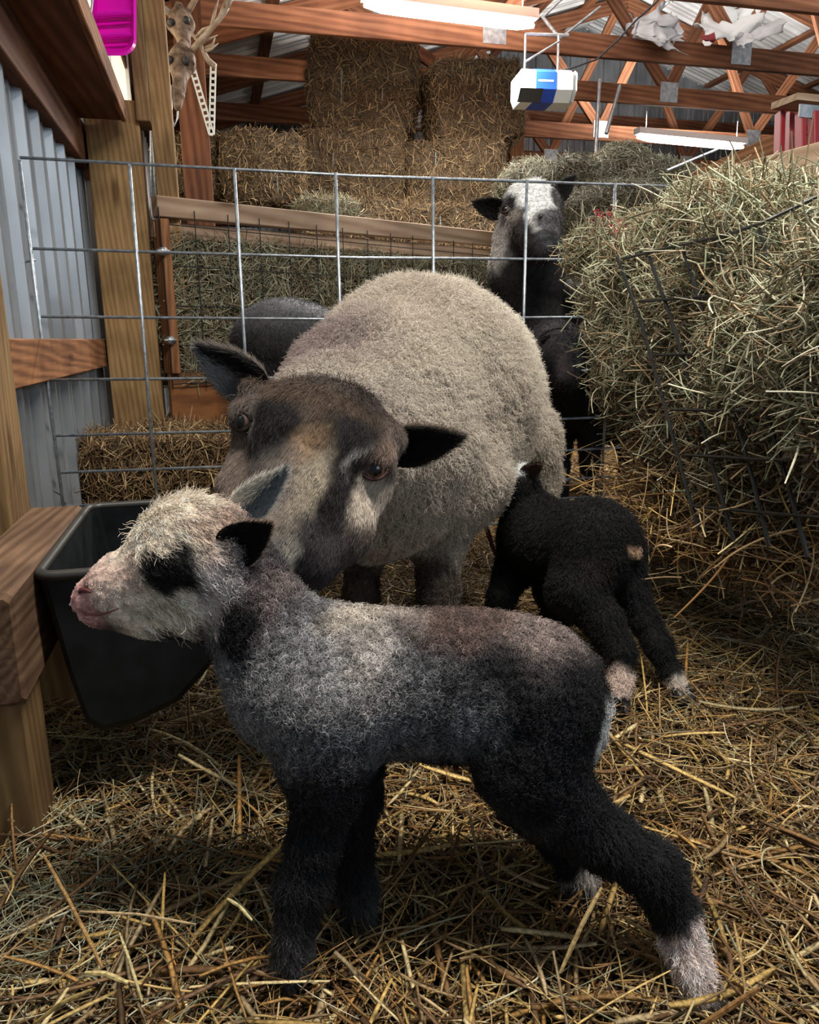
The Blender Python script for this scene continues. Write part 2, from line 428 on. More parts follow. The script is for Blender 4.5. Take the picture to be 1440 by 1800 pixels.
def cam_rot(ang=0.0, yaw=0.0, tilt=0.0):
    """frame whose axes are image right, image up and towards the lens, turned by ang in the picture plane, yaw about up, tilt about right"""
    R = RM.to_3x3() @ Matrix.Rotation(ang, 3, 'Z') @ Matrix.Rotation(yaw, 3, 'Y') @ Matrix.Rotation(tilt, 3, 'X')
    return np.array(R)
def S(px, d): return px*d/FPX
def on_skin(V, px, py, r=4.0, lift=0.0):
    """the point of the animal's skin met first from the lens at this spot"""
    q = (V-CAMP) @ RMN; u = 720+FPX*q[:, 0]/-q[:, 2]; v = 900-FPX*q[:, 1]/-q[:, 2]
    m = (u-px)**2+(v-py)**2 < r*r
    while not m.any(): r *= 1.5; m = (u-px)**2+(v-py)**2 < r*r
    d = (-q[m, 2]).min(); return P(px, py, d-lift)
def lump(V, Q, amp, s, seed=0):
    return V+vnormals(V, Q)*((fbm(V+seed, s)-.5)*2*amp)[:, None]

# ------------------------------------------------------------------ the barn
WX = -0.46            # inner face of the left wall's steel sheets
def st(o): o['kind'] = 'structure'; return o
def ribbed(name, origin, along, up, length, height, pitch, m, rib=0.018, normal_sign=1):
    """steel sheet: a profile of broad flats and trapezoid ribs along `along`, extruded along `up`"""
    o = Vector(origin); a = Vector(along).normalized(); u = Vector(up).normalized(); n = a.cross(u)*normal_sign
    prof = []; x = 0.0
    while x < length:
        prof += [(x, 0), (x+pitch*.18, 0), (x+pitch*.21, rib*.35), (x+pitch*.29, rib*.35), (x+pitch*.32, 0), (x+pitch*.48, 0), (x+pitch*.51, rib*.35), (x+pitch*.59, rib*.35), (x+pitch*.62, 0), (x+pitch*.78, 0), (x+pitch*.83, rib*1.25), (x+pitch*.90, rib*1.25), (x+pitch*.95, 0)]
        x += pitch
    th = 0.0015
    V = [o+a*p+n*q for p, q in prof]+[o+a*p+n*q+u*height for p, q in prof]
    V += [v-n*th for v in V]
    k = len(prof); F = []
    for i in range(k-1):
        F.append((i, i+1, k+i+1, k+i)); F.append((2*k+i+1, 2*k+i, 3*k+i, 3*k+i+1))
    return st(mesh_obj(name, V, F, m))
ribbed('wall_left', (WX, 0.2, -0.1), (0, 1, 0), (0, 0, 1), 9.3, 2.75, 0.195, M['siding'])
ribbed('wall_back', (-0.5, 9.4, -0.1), (1, 0, 0), (0, 0, 1), 11.5, 4.6, 0.225, M['siding'], normal_sign=-1)
# roof: two pitched slopes of ribbed sheet, ribs running from eave to ridge
RIDGE_X, EAVE_Z, RIDGE_Z = 4.6, 2.62, 4.25
sl = Vector((RIDGE_X-WX, 0, RIDGE_Z-EAVE_Z)); ribbed('ceiling', (WX, 9.4, EAVE_Z), (0, -1, 0), sl, 6.4, sl.length, 0.225, M['roofmetal'], normal_sign=-1)
sr = Vector((-(RIDGE_X-WX), 0, RIDGE_Z-EAVE_Z)); ribbed('ceiling', (2*RIDGE_X-WX, 3.0, EAVE_Z), (0, 1, 0), sr, 6.4, sr.length, 0.225, M['roofmetal'], normal_sign=-1)

# girts and posts of the left wall
st(beam('trim_1', (WX+.025, 1.5, .575), (WX+.025, 3.3, .575), .045, .105, M['pine']))
st(beam('trim_2', (WX+.025, .3, 1.33), (WX+.025, 9.2, 1.33), .045, .15, M['brown']))
st(beam('trim_3', (WX+.025, .3, 2.35), (WX+.025, 9.2, 2.35), .045, .15, M['brown']))
for i, (z) in enumerate((0.7, 1.35, 1.95, 2.3, 2.75, 3.2)):
    st(beam('trim_%d' % (4+i), (-.4, 9.33, z), (10, 9.33, z), .045, .14, M['truss']))
def post(x0, x1, y, dep, z0, z1, m, label, name='timber_post'):
    o = beam(name, ((x0+x1)/2, y+dep/2, z0), ((x0+x1)/2, y+dep/2, z1), dep, x1-x0, m, up=(1, 0, 0))
    return tag(o, label, 'post')
post(WX+.002, -.352, 1.37, .14, -.05, 1.26, M['post'], 'rough timber post at the left edge, standing in front of the steel wall')
post(-.405, -.215, 3.2, .14, -.05, 1.48, M['post'], 'thick yellow pine post behind the wire panel, beside the steel wall')
post(PYp(232, 120, 3.17)[0], PYp(257, 120, 3.17)[0], 3.17, .14, 1.405, 2.6, M['post'], 'pale upright timber above the thick post, beside the bright window')
post(PYp(258, 120, 3.25)[0], PYp(296, 120, 3.25)[0], 3.25, .14, -.05, 2.6, M['post'], 'upright timber with a steel latch, right of the bright window')
post(PYp(318, 240, 4.6)[0], PYp(368, 240, 4.6)[0], 4.55, .12, 0, 2.55, M['brown'], 'reddish wall post hung with a perforated steel strap')
post(2.50, 2.62, 6.4, .12, 0, 2.5, M['pine'], 'orange post standing right behind the tall bale stack')

# window in the left wall, past the posts
win = thing('window_1', (WX+.02, 4.4, 1.9), None, None); st(win)
MB().box((WX+.03, 4.4, 1.9), (.006, 2.2, .95)).build('pane', M['window'], win)
fr = MB()
for z in (1.40, 2.40): fr.box((WX+.035, 4.4, z), (.04, 2.3, .05))
for y in (3.28, 4.4, 5.52): fr.box((WX+.035, y, 1.9), (.04, .05, .95))
fr.build('window_frame', M['white'], win)

# shelf fixed over the girt, top left
sh = thing('wall_shelf', (-.35, 2.1, 1.40), 'dark underside of a long wooden shelf at the top left, fixed to the steel wall', 'shelf')
beam('shelf_board', (-.35, 1.0, 1.405), (-.35, 3.13, 1.405), .16, .025, M['brown'], sh)
beam('front_lip', (-.262, 1.0, 1.425), (-.262, 3.13, 1.425), .018, .075, M['pine'], sh)
# magenta tray on the shelf
def tray():
    t = thing('plastic_tray', (-.275, 2.42, 1.47), 'bright magenta plastic tray hanging over the end of the wooden shelf', 'tray')
    cx, cy = 200, -8; d = 2.42
    def outline(w_, h_, r):
        pts = []
        for (sx, sy, a0) in ((1, 1, 0), (-1, 1, 90), (-1, -1, 180), (1, -1, 270)):
            for a in range(0, 91, 15):
                an = math.radians(a0+a); pts.append((sx*(w_-r)+r*math.cos(an), sy*(h_-r)+r*math.sin(an)))
        return pts
    def ring(o, dz): return [P(cx+x, cy-y, d+dz) for x, y in o]
    O = outline(40, 106, 26); I = outline(35, 100, 22); B = outline(29, 92, 18)
    k = len(O); V = []; F = []
    for rr in (ring(O, 0), ring(I, -.004), ring(B, .05), ring(O, .008), ring(outline(31, 94, 19), .056)): V += list(rr)
    def br(a, b, fl=False):
        for i in range(k):
            j = (i+1) % k; F.append((a*k+i, a*k+j, b*k+j, b*k+i) if not fl else (a*k+j, a*k+i, b*k+i, b*k+j))
    br(0, 1); br(1, 2); br(3, 0); br(4, 3)
    F.append(tuple(range(2*k, 3*k))); F.append(tuple(reversed(range(4*k, 5*k))))
    mesh_obj('shell', V, F, M['mag'], t)
    MB().tube([P(cx-20, cy-100, d), P(cx-22, cy-112, d+.05), Vector((-.27, 2.45, 1.47))+Vector((0, 0, .0))], .003, 5).tube([P(cx, cy-104, d), P(cx, cy-116, d+.12), P(238, -40, 3.12)], .003, 5).build('hanging_wire', M['steel'], t)
    for y0 in (-22, 34, 72):
        mb = MB(); a = [P(cx-30, cy+y0, d-.004), P(cx+30, cy+y0-4, d-.004)]
        mb.tube([a[0], a[1]], .007, 6); mb.tube([P(cx-30, cy+y0+3, d+.03), P(cx+30, cy+y0-1, d+.03)], .007, 6)
        mb.build('divider', M['mag'], t)
tray()
# latch on the second post
lt = thing('steel_latch', P(288, 140, 3.42), 'small steel latch bolt screwed to the timber beside the hanging skulls', 'latch')
MB().tube([P(288, 96, 3.40), P(289, 162, 3.40)], .010, 8).tube([P(286, 112, 3.40), P(286, 148, 3.40)], .016, 8).build('bolt', M['steel'], lt, True)
MB().box(P(288, 130, 3.43), (.03, .012, .15)).build('back_plate', M['steel'], lt)

# ------------------------------------------------------------------ roof trusses
TY = [(4.27, 'nearest roof truss, its bottom chord crossing the top right corner'),
      (5.2, 'roof truss just behind the brightly lit tube over the hay stack'),
      (6.1, 'roof truss above the garage door opener, third from the front'),
      (7.25, 'roof truss second from the back wall'),
      (8.4, 'farthest roof truss, close to the back wall')]
CZ = 2.52
def roof_z(x): return EAVE_Z-.03+(RIDGE_Z-EAVE_Z)*((x-WX)/(RIDGE_X-WX) if x < RIDGE_X else (2*RIDGE_X-WX-x)/(RIDGE_X-WX))
for y, lab in TY:
    t = thing('roof_truss', (RIDGE_X, y, CZ), lab, 'truss', 'timber roof trusses')
    beam('bottom_chord', (WX+.05, y, CZ), (2*RIDGE_X-WX, y, CZ), .04, .14, M['truss'], t)
    for s in (-1, 1):
        x0 = WX if s < 0 else 2*RIDGE_X-WX
        beam('top_chord', (x0, y, roof_z(x0)-.07), (RIDGE_X, y, RIDGE_Z-.11), .04, .14, M['truss'], t)
    xs = [1.0, 1.95, 2.9, 3.75, 4.6, 5.45, 6.3, 7.3]
    low = [1.9, 3.75, 5.45, 7.4]
    webs = [(1.9, 1.1), (1.9, 2.7), (3.75, 2.9), (3.75, 4.5), (5.45, 4.7), (5.45, 6.2), (7.3, 6.4), (7.3, 8.1)]
    for xb, xt in webs:
        beam('web', (xb, y+.002, CZ+.04), (xt, y+.002, roof_z(xt)-.1), .035, .09, M['truss'], t)
    for xb in low:
        g = MB()
        for yy in (y-.022,): g.box((xb, yy, CZ+.03), (.16, .003, .15))
        g.build('gusset_plate', M['steel'], t)
# purlins under the roof sheets, running front to back
for s in (0, 1):
    for k, f in enumerate((.06, .2, .34, .48, .62, .76, .9)):
        x = WX+(RIDGE_X-WX)*f
        if s: x = 2*RIDGE_X-WX-x*1+WX*0
        st(beam('trim_%d' % (10+k+7*s), (x, 3.1, roof_z(x)-.01), (x, 9.3, roof_z(x)-.01), .09, .035, M['truss']))

# ------------------------------------------------------------------ lamps and opener
def tube_lamp(a, b, label, power):
    a, b = Vector(a), Vector(b); c = (a+b)/2; x = (b-a).normalized(); L = (b-a).length
    y = Vector((0, 0, 1)).cross(x).normalized(); z = x.cross(y); R = Matrix((x, y, z)).transposed()
    t = thing('ceiling_light', c, label, 'light', 'tube lights hung from the trusses')
    MB().box(c+z*.05, (L, .09, .05), R).build('housing', M['white'], t)
    m = MB(); n = 10; pts = [a+x*.01+(b-a-x*.02)*i/n for i in range(n+1)]; rr = [.012, .030]+[.032]*(n-3)+[.030, .012]
    m.tube(pts, rr, 12).build('diffuser', M['glow'], t, True)
    for s in (-.42, .42):
        MB().tube([c+x*L*s+z*.07, c+x*L*s+z*.22], .003, 5).build('hanger', M['steel'], t)
    l = bpy.data.lights.new('tube_light', 'AREA'); l.shape = 'RECTANGLE'; l.size = L; l.size_y = .06; l.energy = power; l.color = (1, .96, .9)
    o = bpy.data.objects.new('tube_light', l); link(o, t, Matrix.Translation(c-z*.045) @ R.to_4x4())
    l2 = bpy.data.lights.new('tube_glow', 'AREA'); l2.shape = 'RECTANGLE'; l2.size = L; l2.size_y = .06; l2.energy = power*1.1; l2.color = (1, .96, .9)
    o2 = bpy.data.objects.new('tube_glow', l2); link(o2, t, Matrix.Translation(c+z*.09) @ R.to_4x4() @ Matrix.Rotation(math.pi, 4, 'X'))
tube_lamp(PZ(637, 8, 2.33), PZ(941, 46, 2.33), 'brightly lit tube light above the tall hay bale stack', LAMP_POWER)
tube_lamp(PZ(1119, 241, 2.33), PZ(1308, 259, 2.33), 'lit tube light farther back, low at the right above the hay', LAMP_POWER)
tube_lamp((3.4, 3.4, 2.36), (4.5, 3.5, 2.36), 'added tube light, out of view, over the right side of the pen', LAMP_POWER*1.1)  # extra lamp outside the view, added for more light from the right

def opener():
    d = 4.55; c = Vector(P(953, 158, d)); t = thing('garage_door_opener', c, 'white garage door opener with a blue front panel, hanging from the trusses', 'opener')
    R = Matrix.Rotation(YAW+math.radians(8), 3, 'Z') @ Matrix.Rotation(math.pi/2, 3, 'X')
    def solid(sec, x0, x1, name, m, parent=t, sx=1.0, sx1=1.0):
        V = [c+R @ Vector((x0, y*sx, z*sx)) for y, z in sec]+[c+R @ Vector((x1, y*sx1, z*sx1)) for y, z in sec]
        k = len(sec); F = [tuple(reversed(range(k))), tuple(range(k, 2*k))]+[(i, (i+1) % k, k+(i+1) % k, k+i) for i in range(k)]
        mesh_obj(name, V, F, m, parent)
    sec = [(.085, -.10), (.085, .08), (.06, .12), (-.03, .12), (-.085, .06), (-.085, -.10)]
    solid(sec, -.075, .05, 'front_panel', M['blue'], sx=1.02, sx1=1.02)
    solid(sec, -.15, -.075, 'body', M['white']); solid(sec, -.175, -.15, 'end_cap', M['white'], sx=.66)
    solid(sec, .05, .15, 'body', M['white']); solid(sec, .15, .175, 'end_cap', M['white'], sx=.66)
    solid([(-.03, .121), (-.03, .128), (-.088, .070), (-.088, .060)], -.17, -.03, 'light_lens', M['dark'])
    solid([(.018, .120), (.018, .124), (.008, .124), (.008, .120)], -.06, .03, 'nameplate', M['white'])
    for px in (922, 980):
        MB().tube([P(px, 128, d+.1), P(px+2, 60, d+.15)], .008, 6).build('hanger_strap', M['steel'], t)
    MB().tube([P(924, 108, d+.1), P(984, 72, d+.1)], .007, 6).tube([P(924, 60, d+.15), P(1000, 62, d+.15)], .01, 6).tube([P(984, 68, d+.15), P(954, 30, d+.3)], .011, 6).tube([P(954, 30, d+.3), P(990, -5, d+.35)], .011, 6).tube([P(984, 68, d+.15), P(1055, 12, d+.3)], .008, 6).build('hanger_bracket', M['steel'], t)
    tag(MB().tube([P(985, 124, d), P(1010, 118, d+.02), P(1050, 104, d+.1), P(1085, 72, d+.1), P(1120, 34, d+.1), P(1150, 8, d+.1), P(1165, -10, d+.1)], .006, 6).build('power_cable', M['dark'], None, True), 'black power cable sagging from the opener up to the trusses', 'cable')
opener()
# hanging track supports behind
for a, b, lab in (((1054, 140, 6.0), (1047, 272, 6.0), 'upright pale steel track hanger left of the hay mound peak'), ((1090, 150, 6.0), (1066, 235, 6.0), 'short slanting steel track hanger beside the upright one')):
    tag(MB().tube([P(*a), P(*b)], .015, 6).build('track_hanger', M['steel']), lab, 'hanger')
for a, b, lab in (((1172, 300, 3.2), (1262, 262, 3.4), 'pale thin rod jutting over the hay, left of the red ladder'), ((1222, 302, 3.0), (1378, 246, 3.2), 'longer pale rod reaching to the red ladder')):
    tag(MB().tube([P(*a), P(*b)], .006, 6).build('metal_rod', M['steel']), lab, 'rod')

# crumpled silvery sheet and feed bags lying on the truss chords
def crumple(name, pts, d0, d1, label, cat, m, seed):
    rng = np.random.default_rng(seed); n = 22
    (ax, ay), (bx, by), (cx_, cy_), (dx_, dy_) = pts
    V = []
    for i in range(n):
        for j in range(n):
            u, v = i/(n-1), j/(n-1)
            x = (ax*(1-u)+bx*u)*(1-v)+(dx_*(1-u)+cx_*u)*v; y = (ay*(1-u)+by*u)*(1-v)+(dy_*(1-u)+cy_*u)*v
            V.append(P(x, y, d0+(d1-d0)*v))
    V = np.array(V); V += (np.stack([vnoise(V+o+seed, 9) for o in (0, 5, 9)], 1)-.5)*.16+(np.stack([vnoise(V+o+seed, 25) for o in (0, 5, 9)], 1)-.5)*.05
    F = [(i*n+j, (i+1)*n+j, (i+1)*n+j+1, i*n+j+1) for i in range(n-1) for j in range(n-1)]
    o = mesh_obj(name, V, F, m, smooth=True)
    md = o.modifiers.new('thickness', 'SOLIDIFY'); md.thickness = .002
    return tag(o, label, cat)
crumple('plastic_sheet', [(1105, 28), (1180, 5), (1205, 95), (1118, 60)], 5.5, 5.1, 'crumpled silvery plastic sheet stuffed above the truss chord', 'sheet', M['bag'], 3)
def printed_bag(name, pts, d0, d1, lab, seed):
    o = crumple(name, pts, d0, d1, lab, 'bag', M['bag'], seed)
crumple('feed_bag', [(1225, 20), (1330, 5), (1345, 45), (1240, 70)], 5.4, 5.1, 'pale folded feed bag lying across the trusses, upper right', 'bag', M['white'], 5)
crumple('feed_bag', [(1285, 62), (1365, 35), (1375, 50), (1300, 82)], 5.1, 5.0, 'narrow feed bag with blue band drooping below the pale one', 'bag', M['bag'], 8)
crumple('feed_bag', [(1234, 52), (1247, 50), (1248, 74), (1236, 76)], 5.0, 5.0, 'small red corner of a feed bag between the truss webs', 'bag', M['red'], 9)

# red stepladder at the right, behind the hay
ld = thing('stepladder', P(1400, 400, 2.6), 'red stepladder standing behind the hay at the right edge', 'ladder')
d = 2.6
MB().box(P(1420, 182, d+.02), (.20, .12, .022), Matrix.Rotation(YAW+.3, 3, 'Z')).build('top_cap', M['grey_wood'], ld)
MB().box(P(1424, 196, d-.045), (.09, .04, .006), Matrix.Rotation(YAW+.3, 3, 'Z') @ Matrix.Rotation(math.pi/2, 3, 'X')).build('bracket', M['steel'], ld)
for x0, x1, dd in ((1372, 1362, d+.06), (1388, 1380, d+.10), (1408, 1408, d-.03), (1430, 1432, d-.03)):
    beam('rail', P(x0, 198, dd), P(x1, 520, dd), .022, .035, M['red'], ld, up=(0, 1, 0))
for y in (262, 330, 400):
    beam('step', P(1402, y, d), P(1438, y+2, d), .06, .02, M['red'], ld)
# timber partition behind the hay feeder
pt = thing('board_partition', P(1330, 340, 2.2), 'pale board partition behind the hay feeder, below the stepladder', 'partition')
beam('board', P(1190, 352, 2.35), P(1470, 283, 1.95), .03, .11, M['grey_wood'], pt)
beam('board', P(1190, 385, 2.36), P(1470, 330, 1.96), .03, .09, M['grey_wood'], pt)
beam('cap_board', P(1340, 303, 2.2), P(1480, 262, 1.98), .09, .02, M['pine'], pt)
tag(beam('roof_brace', P(1225, 322, 3.0), P(1362, 258, 3.0), .04, .09, M['pine']), 'bright orange sloping brace left of the red stepladder', 'board')

# ------------------------------------------------------------------ skulls and antlers on the post
def skull(cx, cy, d, s, ang, label, side):
    c = P(cx, cy, d); t = thing('deer_skull', c, label, 'skull', 'deer skulls hung on the post')
    R = cam_rot(ang)
    def q(x, y, z=0): return c+R @ np.array([x*s, y*s, z*s])
    b = Body(.004*s/1.0)
    b.ell(q(0, .05), np.array([.055, .06, .05])*s, R, .02*s); b.cap(q(0, .02, .01), q(0, -.13, .01), .036*s, .016*s, .02*s)
    b.ell(q(-.035, .035, .02), np.array([.025, .02, .02])*s, R, .01*s); b.ell(q(.035, .035, .02), np.array([.025, .02, .02])*s, R, .01*s)
    b.cut(q(-.04, .03, .045), np.array([.017, .016, .025])*s, R); b.cut(q(.04, .03, .045), np.array([.017, .016, .025])*s, R)
    b.cut(q(0, -.11, .035), np.array([.011, .03, .02])*s, R)
    b.cut(q(0, -.02, .055), np.array([.008, .03, .012])*s, R); b.cap(q(0, .07, .02), q(0, .12, 0), .03*s, .02*s, .02*s)
    V, Q = b.mesh(); V = lump(V, Q, .006, 40, cx); mesh_obj('skull_bone', V, Q, M['bone'], t, smooth=True)
    for sx in (-1, 1): MB().tube([q(.030*sx, .032, .040), q(.034*sx, .030, .052), q(.036*sx, .028, .056)], [.014*s, .013*s, .006*s], 10).build('eye_socket', M['dark'], t, True)
    rng = random.Random(int(cx))
    for sx in side:
        m = MB(); pts = [q(.03*sx, .09)]; ln = .30
        for i in range(1, 8):
            f = i/7; pts.append(q(sx*(.03+.17*math.sin(f*2.2)), .09+.20*f-.06*f*f, .12*math.sin(f*2.5)))
        m.tube(pts, [.013*s*(1-.6*i/7) for i in range(8)], 7)
        for i in (1, 2, 3, 4, 5, 6):
            a = Vector(pts[i]); e = a+Vector((R @ np.array([sx*.03+rng.uniform(-.02, .02), .075+rng.uniform(0, .05), .05*rng.uniform(-1, 1)]))*s)
            m.tube([a, (a+e)/2+Vector((0, 0, .006)), e], [.008*s, .006*s, .002*s], 6)
        m.build('antler', M['antler'], t, True)
skull(322, 62, 3.35, 1.05, math.radians(8), 'upper brown deer skull with antlers, hung on the post', (-1, 1))
skull(318, 132, 3.30, 1.1, math.radians(-4), 'lower deer skull hanging muzzle down below the other', (1,))
ro = thing('shed_antler', P(352, 75, 3.35), 'loose pale antler with curved tines sticking out beside the skulls', 'antler')
m = MB(); main = [(338, 60), (350, 75), (358, 92), (366, 106), (378, 117)]
m.tube([P(x, y, 3.3) for x, y in main], [.006, .009, .011, .012, .013], 8)
for a, b, c in (((352, 78), (368, 68), (382, 62)), ((358, 90), (372, 86), (384, 76)), ((345, 66), (356, 52), (372, 44)), ((362, 84), (374, 78), (378, 66))):
    m.tube([P(*a, 3.3), P(*b, 3.27), P(*c, 3.25)], [.008, .006, .002], 7)
m.build('antler_beam', M['antler'], ro, True)
# perforated steel strap
ps = thing('perforated_strap', P(372, 236, 4.5), 'pale perforated steel strap hanging in a V beside the orange post', 'strap')
for a, b in (((337, 116), (372, 236)), ((375, 116), (372, 236))):
    a = Vector(PYp(*a, 4.50)); b = Vector(PYp(*b, 4.50)); x = (b-a).normalized(); n = Vector(RMN @ np.array([0, 0, 1.])); y = n.cross(x).normalized(); L = (b-a).length
    mb = MB(); R = Matrix((x, y, x.cross(y))).transposed(); k = int(L/.029)
    for sgn in (-1, 1): mb.box((a+b)/2+y*.013*sgn, (L, .008, .003), R)
    for i in range(k+1): mb.box(a+(b-a)*i/k, (.012, .020, .003), R)
    mb.build('strap_leg', M['white'], ps)
hk = MB().tube([P(302, 150, 3.3), P(302, 205, 3.3), P(307, 222, 3.3), P(312, 208, 3.3), P(313, 172, 3.3)], .004, 6)
tag(hk.build('wire_hook', M['steel'], None, True), 'thin wire hook dangling under the skulls', 'hook')
# leaning bundle of steel grid
lg = thing('steel_grid', P(290, 330, 3.25), 'leaning galvanised steel grid seen edge on, standing behind the feeder end', 'grid')
for i in range(7):
    x0, x1 = 262+i*1.0, 262+i*7.5
    MB().tube([P(x0+3, 194+i*2.0, 3.55), P(x1+4, 346, 3.22)], .005, 6).build('rod', M['galv'], lg, True)
MB().tube([P(274, 306, 3.3), P(292, 292, 3.32)], .006, 6).build('tie', M['blackwire'], lg, True)

# ------------------------------------------------------------------ hay shapes
HAYC = np.array([[.28, .27, .175], [.36, .34, .235], [.20, .20, .12], [.19, .135, .075], [.44, .41, .30], [.25, .175, .10], [.12, .09, .05], [.23, .25, .17]])
BALEC = np.array([[.135, .088, .045], [.18, .12, .06], [.09, .052, .024], [.06, .034, .015], [.30, .215, .115], [.11, .063, .028]])
STRAWC = np.array([[.40, .26, .085], [.47, .32, .12], [.31, .165, .05], [.21, .11, .04], [.55, .43, .22], [.15, .08, .035], [.27, .175, .085], [.10, .055, .028], [.33, .24, .13]])
def strands(name, p, nr, n, Lr, rr, cols, parent=None, seed=1, out=.25, k=5, bend=.5, dirf=None, lift=.0, wts=None):
    rng = np.random.default_rng(seed); n = len(p)
    d = rng.normal(0, 1, (n, 3))
    if dirf is not None: d = d*.45+dirf(p, nr, rng)
    d = d-nr*(d*nr).sum(1)[:, None]*(1-out); d = unit(d)
    b = unit(rng.normal(0, 1, (n, 3)))*bend
    L = Lr[0]+(Lr[1]-Lr[0])*rng.random(n)**1.6
    t = np.linspace(-.5, .5, k)
    pts = p[:, None]+nr[:, None]*(rng.random(n)*lift)[:, None, None]+L[:, None, None]*(t[None, :, None]*d[:, None]+((t**2)[None, :, None]-.08)*b[:, None])
    rad = (rr[0]+(rr[1]-rr[0])*rng.random(n)**2)[:, None]*np.ones(k)[None]; rad[:, -1] *= .6
    c = cols[rng.choice(len(cols), n, p=wts)]*(.6+.8*rng.random(n))[:, None]
    return curves_obj(name, pts, rad, np.clip(c, 0, 1), M['hay'], parent)
def rot_z(a): c, s = math.cos(a), math.sin(a); return np.array([[c, -s, 0], [s, c, 0], [0, 0, 1]])
def superbox(c, half, R, n=14, rnd=.22):
    """rounded box as a grid of quads on the six sides of a cube"""
    V = []; F = []
    for ax in range(3):
        for sg in (-1, 1):
            o = len(V)
            for i in range(n+1):
                for j in range(n+1):
                    q = np.zeros(3); q[ax] = sg; q[(ax+1) % 3] = -1+2*i/n; q[(ax+2) % 3] = -1+2*j/n
                    l = np.linalg.norm(q); m = np.max(np.abs(q)); q = q*(1-rnd)+q/l*rnd*1.25
                    V.append(c+R @ (q*half))
            for i in range(n):
                for j in range(n):
                    a, b, c_, d_ = o+i*(n+1)+j, o+(i+1)*(n+1)+j, o+(i+1)*(n+1)+j+1, o+i*(n+1)+j+1
                    F.append((a, b, c_, d_) if sg > 0 else (d_, c_, b, a))
    V = np.array(V); F = np.array(F)
    # weld the seams so that the shell is closed
    key = np.round(V, 5); _, ix, inv = np.unique(key, axis=0, return_index=True, return_inverse=True); inv = inv.ravel()
    return V[ix], inv[F]
def bale(c, half, yaw, label, n, seed, cols=BALEC, group='stacked hay bales', twine=True, lr=(.05, .17), rr=(.0010, .0026), roll=0., name='hay_bale'):
    c = np.array(c, float); R = rot_z(yaw) @ np.array(Matrix.Rotation(roll, 3, 'Y'))
    t = thing(name, c-np.array([0, 0, half[2]]), label, 'hay bale', group)
    V, F = superbox(c, np.array(half), R)
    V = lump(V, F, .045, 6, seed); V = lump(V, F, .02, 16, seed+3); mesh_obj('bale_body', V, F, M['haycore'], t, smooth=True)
    rng = np.random.default_rng(seed); p, nr = sample(V, F, n, rng)
    fl = R[:, 1]
    strands('loose_stalks', p, nr, n, lr, rr, cols, t, seed, out=.3, dirf=lambda p, nr, r: fl*r.normal(0, .5, (len(p), 1))+np.array([0, 0, 1.])*r.normal(0, .5, (len(p), 1)), lift=.01)
    if twine:
        for s in (-.38, .38):
            loop = []
            for a in np.linspace(0, 2*math.pi, 33):
                e = np.array([s*half[0]*2*.5, math.cos(a), math.sin(a)]); m = max(abs(e[1]), abs(e[2])); e[1:] /= m**.75
                loop.append(c+R @ np.array([s*half[0], e[1]*half[1]*.99, e[2]*half[2]*.99]))
            MB().tube(loop, .0035, 5).build('twine', M['twine'], t)
    return t
def at_px(x, y, d): return P(x, y, d)
B = 5.7
bale(P(640, 160, B), (.39, .25, .33), YAW, 'big upper left hay bale of the tall stack, right under the lit tube', 5200, 11, roll=.05)
bale(P(828, 194, B), (.33, .25, .27), YAW+.2, 'big rounded upper right hay bale of the tall stack', 5200, 12, roll=-.1)
bale(P(622, 300, B-.05), (.37, .25, .235), YAW+.06, 'lower left hay bale of the tall stack, above the feeder board', 4500, 13)
bale(P(800, 318, B-.05), (.35, .25, .225), YAW-.08, 'lower right hay bale of the tall stack, behind the white-faced sheep', 4500, 14)
bale(P(620, 408, B-.2), (.40, .25, .18), YAW, 'hay bale at the foot of the tall stack, just above the feeder board', 3500, 15)
bale(P(805, 412, B-.2), (.36, .25, .17), YAW, 'foot hay bale left of the white-faced sheep', 3500, 16)
bale(P(465, 306, 5.2), (.26, .25, .22), YAW+.1, 'brown hay bale left of the tall stack, showing its square end', 3800, 17, lr=(.04, .12))
bale(P(345, 302, 5.2), (.20, .25, .18), YAW, 'leftmost small dark hay bale, right of the leaning steel grid', 3500, 18, lr=(.04, .12))
for (x0, y0, x1, y1, dd, lab) in ((545, 92, 560, 400, 5.95, 'plank behind the upper left bale'),):
    tag(beam('board', P(548, 100, 6.1), P(905, 160, 6.1), .03, .2, M['grey_wood']), 'wide weathered plank behind the upper bales', 'board')
# mound of loose hay, right
b = Body(.03)
for x, y, d_, rx, ry, rz in ((1080, 330, 4.2, 60, 66, .25), (1010, 350, 4.1, 90, 52, .3), (1150, 350, 4.1, 80, 50, .3), (935, 340, 4.4, 60, 45, .25), (1080, 420, 3.9, 170, 80, .35), (1190, 380, 4.0, 60, 50, .2)):
    b.ell(P(x, y, d_), (S(rx, d_), S(ry, d_), rz), cam_rot(), .12)
V, Q = b.mesh(); V = lump(V, Q, .03, 5, 2)
md = thing('hay_mound', P(1080, 480, 4.0), 'peaked mound of loose greenish hay behind the white-faced sheep', 'hay')
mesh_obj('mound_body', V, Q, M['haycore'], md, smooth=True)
p, nr = sample(V, Q, 16000, np.random.default_rng(4))
strands('loose_stalks', p, nr, 0, (.06, .18), (.0008, .0018), HAYC*.52, md, 5, out=.2, lift=.015)

